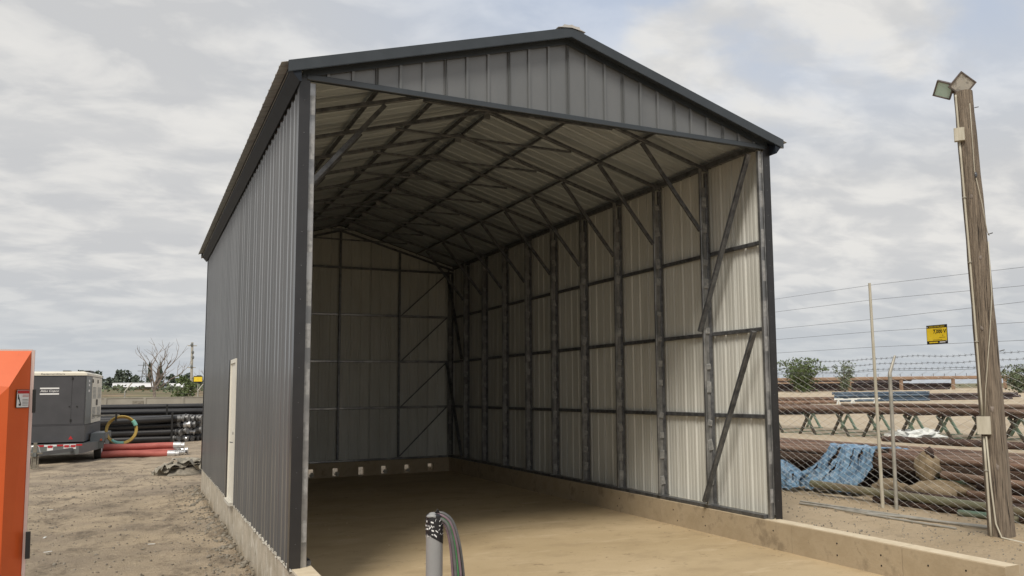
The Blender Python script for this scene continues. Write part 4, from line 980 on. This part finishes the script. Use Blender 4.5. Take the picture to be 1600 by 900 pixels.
# burlap bundles
def sack(c, r__, rot, label, seed, extra=None):
    m = MB(); m.blob((0, 0, 0), r__, seed, .16, 22, 14, p=.8, fr=1.8)
    rm = Matrix.Rotation(rot[2], 3, 'Z') @ Matrix.Rotation(rot[1], 3, 'Y')
    m.v = [rm @ v_+Vector(c) for v_ in m.v]
    o = m.build('burlap_sack', 'burlap', smooth=True, origin=(c[0], c[1], c[2]-r__[2])); tag(o, label, 'sack', 'burlap sacks behind the fence'); return o
sack((11.95, 2.05, .38), (.22, .36, .20), (0, 0, .1), 'rounded burlap sack behind the fence posts, left of the larger one', 1)
sack((11.85, .95, .40), (.24, .52, .21), (0, .05, -.1), 'largest burlap sack lying behind the long olive pipe', 2)
sack((12.15, .72, .50), (.20, .45, .15), (0, .1, .15), 'flat burlap sack tucked behind the largest sack', 3)
s4 = sack((12.12, 1.25, .88), (.22, .24, .27), (0, 0, 0), 'upright burlap sack with a dark tied top', 4)
m = MB(); m.blob((12.08, 1.16, 1.13), (.08, .10, .12), 9, .3, 10, 8); m.build('tied_top', 'rust_dark', s4, smooth=True)
# blue tarps
def tarp(name, corner_pts, label, seed, amp=.07):
    # corner_pts: rows of control points (top row to bottom row)
    rows_ = [[Vector(p) for p in r__] for r__ in corner_pts]
    def fn(u_, v_):
        a = v_*(len(rows_)-1); i_ = min(int(a), len(rows_)-2); f = a-i_
        def rw(r__):
            c_ = u_*(len(r__)-1); j = min(int(c_), len(r__)-2); g_ = c_-j; return r__[j].lerp(r__[j+1], g_)
        p = rw(rows_[i_]).lerp(rw(rows_[i_+1]), f)
        n_ = noise.noise(Vector((u_*11+v_*2, v_*1.2, seed)))+.55*noise.noise(Vector((u_*26+v_*4, v_*1.8, seed+4)))+.8*noise.noise(Vector((u_*6, v_*5, seed+8)))+.35*noise.noise(Vector((u_*19, v_*12, seed+9)))
        edge = .05*noise.noise(Vector((u_*30, v_*30, seed+2)))
        return p+Vector((-amp*n_-.02, edge, amp*.8*n_))
    GU, GV = 170, 60
    m = MB(); m.grid(fn, GU, GV)
    # ragged: drop faces near the borders by noise
    nf = []; nm_ = []
    for idx, f in enumerate(m.f):
        j, i_ = divmod(idx, GU); ed = min(i_, GU-1-i_)/12; ed2 = min(j, GV-1-j)/9
        k_ = noise.noise(Vector((i_*.19, j*.03, seed+1.5)))
        if min(ed, ed2, 1) < .30-k_*.55 and j > 1: continue
        if k_ > .56+.1*noise.noise(Vector((i_*.9, j*.2, 3))): continue
        nf.append(f); nm_.append(0)
    m.f = nf; m.mi = nm_
    o = m.build(name, 'tarp', smooth=True, origin=tuple(rows_[-1][0])); return tag(o, label, 'tarp')
tarp('blue_tarp', [[(13.3, 4.9, 1.10), (13.3, 3.9, 1.10), (13.1, 2.5, 1.10)], [(12.25, 4.0, 1.12), (12.22, 3.5, 1.12), (12.22, 2.55, 1.13)], [(12.0, 4.35, .66), (12.0, 3.5, .74), (12.05, 2.55, .8)], [(11.75, 4.75, .36), (11.7, 3.7, .42), (11.85, 2.75, .35)], [(11.6, 4.9, .22), (11.55, 3.8, .24), (11.75, 2.95, .2)]], 'shredded blue tarp draped over the rusty pipe stack', 3)
tarp('blue_tarp', [[(12.3, 6.3, .55), (12.0, 5.2, .75), (11.8, 4.3, .5)], [(11.7, 6.0, .75), (11.6, 5.0, .80), (11.55, 4.1, .55)], [(11.35, 5.9, .45), (11.3, 4.9, .5), (11.3, 4.0, .32)], [(11.25, 5.9, .2), (11.2, 4.9, .2), (11.2, 4.1, .2)]], 'crumpled blue tarp heaped beside the right front corner of the building', 8)

# ------------------------------------------------------------------ trestles with rusty pipes further back
def trestle(x0, x1, y_, ztop, mts=('leg_green', 'leg_green')):
    t = thing('pipe_trestle', ((x0+x1)/2, y_, .15), 'green and rust stained steel trestle holding up long rusty pipes', 'trestle', 'trestles under the long rusty pipes')
    for x_ in (x0, x1):
        for s_ in (-1, 1):
            m = MB(); m.beam((x_+s_*.05, y_+s_*.62, .13), (x_+s_*.05, y_-s_*.14, ztop-.03), .10, .10, up=(1, 0, 0)); m.build('leg', 'leg_green' if x_ == x0 else 'green', t)
    m = MB(); m.beam((x0-.1, y_, ztop-.02), (x1+.1, y_, ztop-.02), .14, .12); m.build('cross_beam', 'rust_dark', t)
    for s_ in (-1,):
        m = MB(); m.beam((x0, y_-.7, .17), (x1, y_-.7, .17), .08, .06); m.build('foot_rail', 'green', t)
    return t
for y_ in (26.8, 24.1, 21.75, 19.55, 17.6, 15.56, 13.85, 12.14, 10.6, 9.1, 7.6):
    tt = trestle(27.9, 33.0, y_, 1.26)
    if y_ == 15.56: tt['label'] = 'steel trestle directly behind the crumpled white plastic sheet'
    if y_ == 10.6: tt['label'] = 'steel trestle seen just to the right of the wooden pole'
    if y_ == 24.1: tt['label'] = 'steel trestle nearest the right front corner of the building'
GRP = 'rusty pipes laid across the trestles'
for i in range(9):
    x_ = 27.8+i*.62+rnd.uniform(-.06, .06); y1 = 33 if i % 3 else 30; y0_ = -3
    m = MB(); m.tube([(x_, y0_, 1.40), (x_, y1, 1.40)], .085, 12); tag(m.build('rusty_pipe', 'rust', smooth='auto', origin=(x_, 15, 1.1)), ('front pipe of the layer lying across the row of trestles' if i == 0 else 'long rusty pipe lying across the row of trestles'), 'pipe', GRP)
for i in range(3):
    m = MB(); m.tube([(30.0+i*.62, -3, 1.56), (30.0+i*.62, 21.5-i*.6, 1.56)], .08, 10); tag(m.build('rusty_pipe', 'rust', smooth='auto', origin=(30+i*.5, 10, 1.4)), 'rusty pipe resting on top of the pipes on the trestles', 'pipe', 'upper rusty pipes on the trestles')
for i in range(3):
    m = MB(); m.tube([(26.3+i*.4, -3, .26), (26.3+i*.4, 15.5, .26)], .11, 10); tag(m.build('rusty_pipe', 'rust_dark', smooth='auto', origin=(26.3+i*.4, 6, .2)), 'dark pipe lying on the ground in front of the trestles', 'pipe', 'dark pipes on the ground before the trestles')
for i, (cx, cy, s_) in enumerate(((27.6, 14.6, 1.0), (28.1, 15.9, .8))):
    m = MB(); m.blob((cx, cy, .28), (.7*s_, 1.0*s_, .33*s_), i+3, .4, 20, 12, fr=3.2); tag(m.build('plastic_sheet', 'plastic', origin=(cx, cy, .15)), ['large crumpled white plastic sheet on the ground under the trestles', 'smaller crumpled white plastic bundle beside the larger sheet'][i], 'plastic sheet')
# far pipe racks: joined pipe bundles, one per rack
def hz_(x, y): return hgt(x, y)
RD = Vector((.888, -.46, 0)); BD = Vector((.46, .888, 0))
def bundle(a, b_, z0_, nx_, nz_, r__, mt, label, legs=0, jit=.5):
    a, b_ = Vector((*a, z0_)), Vector((*b_, z0_)); d_ = (b_-a).normalized(); pd = Vector((-d_.y, d_.x, 0)); pd = pd if pd.dot(BD) > 0 else -pd
    t = thing('pipe_rack', tuple((a+b_)/2-Vector((0, 0, legs))), label, 'pipe rack')
    for j in range(nz_):
        for i in range(nx_):
            if i > 1 and j < nz_-1: continue            # hidden core of the stack
            o_ = pd*(i*r__*2.05+(j % 2)*r__)+Vector((0, 0, r__+j*r__*1.8))
            m = MB(); m.tube([a+o_-d_*rnd.uniform(0, jit), b_+o_+d_*rnd.uniform(0, jit)], r__, 8); m.build('pipe', mt, t, smooth='auto')
    n_ = max(2, int((b_-a).length/4))
    for q in range(n_):
        c = a.lerp(b_, (q+.5)/n_)
        m = MB(); m.beam(c-pd*.4-Vector((0, 0, .06)), c+pd*(nx_*r__*2.05+.2)-Vector((0, 0, .06)), .2, .12); m.build('bearer', 'farpipe', t)
        if legs:
            for s_ in (-.45, .45): m = MB(); m.beam(c-pd*.3+d_*s_-Vector((0, 0, legs)), c-pd*.3-Vector((0, 0, .1)), .1, .1, up=tuple(pd)); m.build('leg', 'plastic', t)
bundle((42.5, 46.1), (49.6, 42.4), 1.08, 5, 2, .15, 'rust', 'low rack of rusty pipes on pale legs behind the trestles next to the building', .95)
bundle((43.8, 47.5), (54, 42.2), .22, 5, 2, .14, 'farpipe', 'dark pipes on the ground behind the low rusty rack', jit=1.2)
bundle((42, 62), (52, 57), .45, 4, 2, .17, 'farpipe', 'short dark pipe stack beside the building in the far yard', jit=.8)
bundle((72.3, 64.7), (81.7, 59.9), .68, 6, 4, .16, 'bluep', 'blue coated pipes stacked in the middle of the far yard')
bundle((80.5, 62.8), (92.5, 56.6), .72, 6, 3, .15, 'farpipe', 'dark pipe stack left of the wooden pole in the far yard', jit=1.2)
bundle((95.5, 54.0), (107, 48.0), .75, 5, 3, .15, 'farpipe', 'dark pipe stack right of the wooden pole in the far yard', jit=1)
bundle((96, 121), (135, 101), 1.80, 6, 3, .22, 'farpipe', 'long dark pipe stack at the far edge of the yard behind the shrubs', jit=2)
bundle((100, 124), (131, 108), 2.3, 6, 4, .22, 'farpipe', 'highest long pipe stack at the very back of the yard', jit=3)
bundle((93, 128), (101, 124), 2.3, 6, 4, .24, 'rust', 'rust red pipe stack at the back next to the building', jit=2)
for i, (x_, y_) in enumerate(((63.5, 52.2), (60.2, 53.9), (58.3, 50.2))):
    z0_ = .33; t = thing('saw_horse', (x_, y_, z0_), ['small white saw horse farthest right before the blue coated pipes', 'middle white saw horse before the blue coated pipes', 'white saw horse nearest the low rusty rack'][i], 'saw horse')
    c = Vector((x_, y_, z0_))
    m = MB(); m.beam(c-RD*1.6+Vector((0, 0, .95)), c+RD*1.6+Vector((0, 0, .95)), .12, .12); m.build('top_rail', 'plastic', t)
    for s_ in (-1, 1):
        for q in (-.3, .3): m = MB(); m.beam(c+RD*(s_*1.1+q), c+RD*(s_*1.1)+Vector((0, 0, .9)), .09, .09, up=tuple(BD)); m.build('leg', 'plastic', t)
# raised brown pipeline on posts
t = thing('raised_pipeline', (127, 104, 1.8), 'brown pipe bridge on posts running across the far yard', 'pipeline')
pc = lambda k_: Vector((127.04, 103.89, 0))+RD*k_
m = MB(); m.beam(pc(-60)+Vector((0, 0, 4.02)), pc(90)+Vector((0, 0, 4.02)), .5, .62, bev=.12); m.build('pipe_run', 'rail', t)
m = MB(); m.beam(pc(-40)+Vector((0, 0, 3.35)), pc(-9)+Vector((0, 0, 3.35)), .3, .26); m.build('lower_run', 'rail', t)
for q in range(-5, 9):
    c = pc(q*9.85); m = MB(); m.beam(c+Vector((0, 0, 1.2)), c+Vector((0, 0, 3.72)), .5, .45, up=(0, 1, 0)); m.build('support_post', 'rail', t)
m = MB()
for q in range(-28, 40): c = pc(q*2.1)+BD*.3; m.beam(c+Vector((0, 0, 4.3)), c+Vector((0, 0, 4.85)), .06, .06, up=(0, 1, 0))
o = m.build('handrail_stubs', 'farpipe', t); o['kind'] = 'stuff'

# ------------------------------------------------------------------ vegetation
def leafy(m, c, r__, n_, size, rg, dens=None):
    c = Vector(c)
    for i in range(n_):
        while True:
            d_ = Vector((rg.uniform(-1, 1), rg.uniform(-1, 1), rg.uniform(-1, 1)))
            if d_.length < 1: break
        p = c+Vector((d_.x*r__[0], d_.y*r__[1], d_.z*r__[2])); s_ = size*rg.uniform(.6, 1.4)
        a = Vector((rg.uniform(-1, 1), rg.uniform(-1, 1), rg.uniform(-1, 1))).normalized()*s_; b_ = a.cross(Vector((rg.uniform(-1, 1), rg.uniform(-1, 1), rg.uniform(-1, 1)))).normalized()*s_*.6
        m.add([p-a, p+b_, p+a, p-b_], [(0, 1, 2, 3)])
def shrub(x_, y_, h, w, label, leafm, seed, dens=1., z0_=.15, name='shrub', group=None, size=.13, stems=9, cat='shrub', bare=0.0):
    rg = random.Random(seed); t = thing(name, (x_, y_, z0_), label, cat, group)
    st = MB(); lf = MB()
    for i in range(stems):
        a = rg.uniform(0, 6.28); ln_ = h*rg.uniform(.65, 1.0); sp = w*.5*rg.uniform(.2, 1)
        p0 = Vector((x_+rg.uniform(-.1, .1), y_+rg.uniform(-.1, .1), z0_)); pts_ = [p0]
        for q in range(1, 6):
            f = q/5; pts_.append(p0+Vector((math.cos(a)*sp*f**1.3+rg.uniform(-.08, .08)*h*.2, math.sin(a)*sp*f**1.3+rg.uniform(-.08, .08)*h*.2, ln_*f)))
        st.tube(pts_, [.035*h/3*(1.1-q/6) for q in range(6)], 5)
        for q in range(1, 6):
            for _ in range(2):
                c = pts_[q]+Vector((rg.uniform(-1, 1)*w*.13, rg.uniform(-1, 1)*w*.13, rg.uniform(-1, 1)*h*.08))
                k_ = rg.uniform(.6, 1.3)
                leafy(lf, c, (w*.12*k_, w*.12*k_, h*.09*k_), int((14 if q > 1 else 9)*dens), size, rg)
    st.build('stem', 'bark', t); lf.build('foliage', leafm, t)
    return t
shrub(103.6, 104.9, 5.8, 8.4, 'dense green shrub beside the building in the right yard', 'leaf', 3, 1.7, z0_=1.6, stems=20, size=.19)
shrub(110.0, 101.4, 5.4, 5.2, 'sparse thin shrub to the right of the dense green one', 'leaf_g', 5, 1.0, z0_=1.55, stems=9, size=.16)
shrub(119.2, 74.2, 4.3, 6.5, 'grey-green shrub at the right edge behind the pole', 'leaf_g', 8, 1.5, z0_=1.15, stems=12, size=.17)

# field berms beyond the yards
def berm(name, x0, x1, yA, yB, zt, mt, seed):
    def fn(u_, v_):
        x_ = x0+(x1-x0)*u_; s_ = math.sin(min(1, v_*1.6)*math.pi/2); return (x_, yA+(yB-yA)*v_, -.3+s_*(zt+.5*noise.noise(Vector((x_*.02, v_*2, seed)))+.25*noise.noise(Vector((x_*.15, v_*8, seed)))))
    m = MB(); m.grid(fn, 90, 14); return tag(m.build(name, mt, smooth=True), kind='structure')
berm('field', -170, 120, 150, 330, 4.6, 'field', 1)
def fn(u_, v_):
    y_ = 330-500*u_; x_ = 165+120*v_; return (x_, y_, .8+math.sin(min(1, v_*1.6)*math.pi/2)*(2.2+.4*noise.noise(Vector((y_*.03, v_*2, 7)))))
m = MB(); m.grid(fn, 90, 12); m.v.reverse; tag(m.build('hill', 'field_g', smooth=True), kind='structure')
# concrete yard wall, built of panels
t = thing('yard_wall', (0, 56, -.15), 'low grey concrete panel wall across the back of the left yard', 'wall')
x_ = -30
while x_ < 16:
    m = MB(); m.beam((x_+.02, 56, 1.06), (x_+2.38, 56, 1.06), .18, 2.44, bev=.01); m.build('wall_panel', 'conc_wall', t)
    m = MB(); m.beam((x_, 55.98, -.15), (x_, 55.98, 2.30), .16, .26, up=(0, 1, 0)); m.build('pilaster', 'conc_wall', t)
    x_ += 2.4
m = MB(); m.beam((-30, 56, 2.30), (16, 56, 2.30), .24, .06); m.build('coping', 'conc_wall', t)
m = MB(); m.box((-1.95, 55.85, 1.72), (-1.25, 55.905, 2.08)); m.build('vent_box', 'stone', t)
# barbed fence posts standing behind the wall
t = thing('back_fence', (0, 57, -.15), 'barbed wire fence posts with angled arms rising behind the concrete wall', 'fence')
for xx in (-7.6, -2.45, 2.25, 7.2):
    m = MB(); m.tube([(xx, 57, -.1), (xx, 57, 2.75), (xx+.42, 57, 3.35)], .05, 6); m.build('fence_post', 'galv', t)
for z_ in (2.55, 2.95, 3.3):
    m = MB(); m.tube([(-20, 57, z_), (12, 57, z_)], .008, 3); m.build('wire_strand', 'wire', t)
t = thing('warning_sign', (2.22, 56.9, 3.35), 'small yellow warning sign on the fence behind the concrete wall', 'sign')
m = MB(); m.box((1.92, 56.88, 3.34), (2.52, 56.92, 3.82)); m.build('board', 'signb', t)
m = MB(); m.box((1.94, 56.87, 3.41), (2.50, 56.879, 3.75)); m.build('yellow_face', 'signy', t)
m = MB(); m.beam((2.22, 57, 2.7), (2.22, 57, 3.36), .04, .04, up=(0, 1, 0)); m.build('bracket', 'galv', t)
# lattice and utility poles
t = thing('utility_pole', (4.05, 100, 0), 'slim utility pole with two short cross arms above the concrete wall', 'pole')
m = MB(); m.tube([(4.05, 100, -.1), (3.95, 100, 8.7)], [.17, .13], 8); m.build('pole_shaft', 'galv', t)
for z_, w_ in ((8.3, 1.0), (5.7, .9)):
    m = MB(); m.beam((3.97-w_/2, 100, z_), (3.97+w_/2, 100, z_), .1, .1); m.build('cross_arm', 'galv', t)
for z_ in (8.4, 7.5, 6.9, 5.8):
    m = MB(); m.blob((4.0+(z_ % .7)*.3-.1, 99.85, z_), (.14, .1, .22), 1, .1, 6, 5); m.build('insulator', 'gen2', t)
t = thing('lattice_tower', (.7, 400, 2), 'distant lattice power tower behind the bare tree', 'tower')
m = MB()
for s_ in (-1, 1):
    for s2 in (-1, 1): m.beam((.7+s_*1.7, 400+s2*1.7, 2), (.7+s_*.3, 400+s2*.3, 17), .22, .22)
for q in range(7):
    z_ = 2.5+q*2; w_ = 1.6-q*.19; m.beam((.7-w_, 398.5, z_), (.7+w_-.2, 398.5, z_+2), .14, .14); m.beam((.7+w_, 398.5, z_), (.7-w_+.2, 398.5, z_+2), .14, .14)
m.build('lattice', 'gen2', t)
for z_ in (15.5, 13, 10.6): m = MB(); m.beam((-1.9, 400, z_), (3.3, 400, z_), .2, .2); m.build('cross_arm', 'gen2', t)
# bare tree
def bare_tree(x_, y_, h, seed, label, z0_=2.4):
    rg = random.Random(seed); t = thing('bare_tree', (x_, y_, z0_), label, 'tree')
    tr = MB(); br = MB()
    def grow(p, d_, ln_, r__, lev):
        pts_ = [p]; q_ = p; dd = d_.copy()
        for s_ in range(4):
            dd = (dd+Vector((rg.uniform(-.18, .18), rg.uniform(-.18, .18), rg.uniform(-.04, .14)))).normalized(); q_ = q_+dd*ln_/4; pts_.append(q_)
        (tr if lev == 0 else br).tube(pts_, [r__*(1-.14*k_) for k_ in range(5)], 5 if lev < 3 else 3)
        if lev < 4:
            for _ in range(3 if lev < 2 else 2):
                base = pts_[rg.choice([2, 3, 4, 4])]; a = rg.uniform(0, 6.28)
                nd = (dd*1.0+Vector((math.cos(a)*.75, math.sin(a)*.75, rg.uniform(-.25, .4)))).normalized()
                grow(base, nd, ln_*rg.uniform(.62, .82), r__*.58, lev+1)
    grow(Vector((x_, y_, z0_-.6)), Vector((0, 0, 1)), h*.26, h*.028, 0)
    for dx, dz, f in ((-.36, 1, .42), (.05, 1, .36), (.42, .9, .40), (.8, .5, .30)):
        grow(Vector((x_, y_, z0_+h*.10)), Vector((dx, rg.uniform(-.2, .2), dz)).normalized(), h*f, h*.017, 1)
    tr.build('trunk', 'bark', t); br.build('branches', 'bark', t); return t
bare_tree(.45, 120, 8.2, 11, 'large bare leafless tree rising above the concrete wall')
bare_tree(5.3, 92, 3.0, 4, 'small bare tree half hidden by the corner of the building', z0_=2.6)
def tree(x_, y_, z0_, h, w, seed, label, leafm='leaf_hazed', group=None, conical=False, n_=500, size=.5):
    rg = random.Random(seed); t = thing('distant_tree', (x_, y_, z0_), label, 'tree', group)
    m = MB(); m.tube([(x_, y_, z0_-1), (x_+.1, y_, z0_+h*.6)], [h*.035, h*.015], 5); m.build('trunk', 'bark', t)
    m = MB(); nc = 9
    for i in range(nc):
        f = i/(nc-1); zc_ = z0_+h*(.18+.74*f)
        rr_ = w*.5*((1.05-f) if conical else (1-.8*(f-.4)**2*1.6)*rg.uniform(.5, 1.0))
        for _ in range(1 if conical else 2):
            off = 0 if conical else rr_*.7
            leafy(m, (x_+rg.uniform(-off, off), y_+rg.uniform(-off, off), zc_), (rr_*.75, rr_*.75, h*.12), n_//nc//(1 if conical else 2), size, rg)
    m.build('crown', leafm, t)
tree(2.9, 90, 0, 4.5, 3.0, 31, 'light green leafy tree beside the small yellow sign', 'leaf', n_=1500, size=.14)
GT = 'distant trees along the left horizon'
sx0 = [(-27, 6.2), (-24.5, 7.5), (-22, 6.4), (-18.7, 8.5), (-16, 6), (-12, 8.7), (-10, 7.5), (-7, 6.5), (3.5, 6.5), (6, 6), (8.5, 7.2), (12.5, 6.3), (16, 6.2), (20, 6.6), (24, 6.0), (-31, 6), (-36, 7), (-42, 6.5)]
for i, (xx, hh) in enumerate(sx0):
    tree(xx+5, 300+rnd.uniform(-20, 30), 3.2, hh*rnd.uniform(.85, 1.05), rnd.uniform(4.5, 6.5), 50+i, 'dark rounded tree in the distant row on the left horizon', group=GT, n_=420)
for i, (xx, yy, hh, lb) in enumerate(((1.2, 260, 8.0, 'dark pointed conifer on the horizon just left of the bare tree'), (4.0, 262, 8.2, 'broad dark conifer on the horizon directly behind the bare tree'), (17.5, 265, 7.6, 'dark pointed conifer between the bare tree and the utility pole'))):
    tree(xx, yy, 3.6, hh, 2.6 if i != 1 else 4, 80+i, lb, conical=True, n_=500, size=.35)
for i, (x0_, x1_, yy, z_, h_) in enumerate(((-7, 1.5, 230, 4.6, 1.1), (6, 10, 235, 4.5, 1.1), (19.5, 26, 238, 4.4, .9), (-21, -17, 240, 4.4, 1.0))):
    t = thing('farm_shed', ((x0_+x1_)/2, yy, z_-1), ['long white roofed shed left of the bare tree on the horizon', 'short white roofed shed behind the bare tree trunk', 'cream roofed shed left of the utility pole on the horizon', 'small white shed at the left end of the horizon'][i], 'shed')
    m = MB(); m.box((x0_, yy, z_-2), (x1_, yy+6, z_)); m.build('wall', 'field', t)
    m = MB(); m.add([(x0_-.3, yy-.4, z_), (x1_+.3, yy-.4, z_), (x1_+.3, yy+3, z_+h_), (x0_-.3, yy+3, z_+h_), (x1_+.3, yy+6.4, z_), (x0_-.3, yy+6.4, z_)], [(0, 1, 2, 3), (3, 2, 4, 5), (0, 3, 5), (1, 4, 2)]); m.build('roof', 'roofw', t)
m = MB(); rg = random.Random(5)
for i in range(260):
    xx = rg.uniform(-60, 70); leafy(m, (xx, rg.uniform(170, 225), 4.0+rg.uniform(-.6, .4)), (2.2, 2, .55), 14, .35, rg)
for i in range(90):
    yy = rg.uniform(-60, 160); leafy(m, (205+rg.uniform(-10, 10), yy, 2.3), (3, 3, .5), 14, .35, rg)
tag(m.build('scrub', 'leaf_g'), 'low scrub bushes covering the fields on the horizon', 'scrub', kind='stuff')
for i, (yy, hh) in enumerate(((64, 3.2), (72, 2.6), (100, 2.4), (58, 4.5))):
    tree(240, yy, 1.8, hh, 2.4, 100+i, ['tallest small round tree on the right horizon', 'small round tree next to the tallest on the right horizon', 'small round tree far left on the right horizon', 'small tree just left of the wooden pole on the horizon'][i], n_=220, size=.3)
t = thing('distant_pole', (260, 120, 2), 'pair of slim power poles on the right horizon', 'pole')
for yy in (118, 114.5):
    m = MB(); m.tube([(260, yy, 1), (260, yy, 11)], .16, 5); m.build('pole_shaft', 'bark', t)
for o in list(bpy.data.objects):
    if '_o' in o: del o['_o']
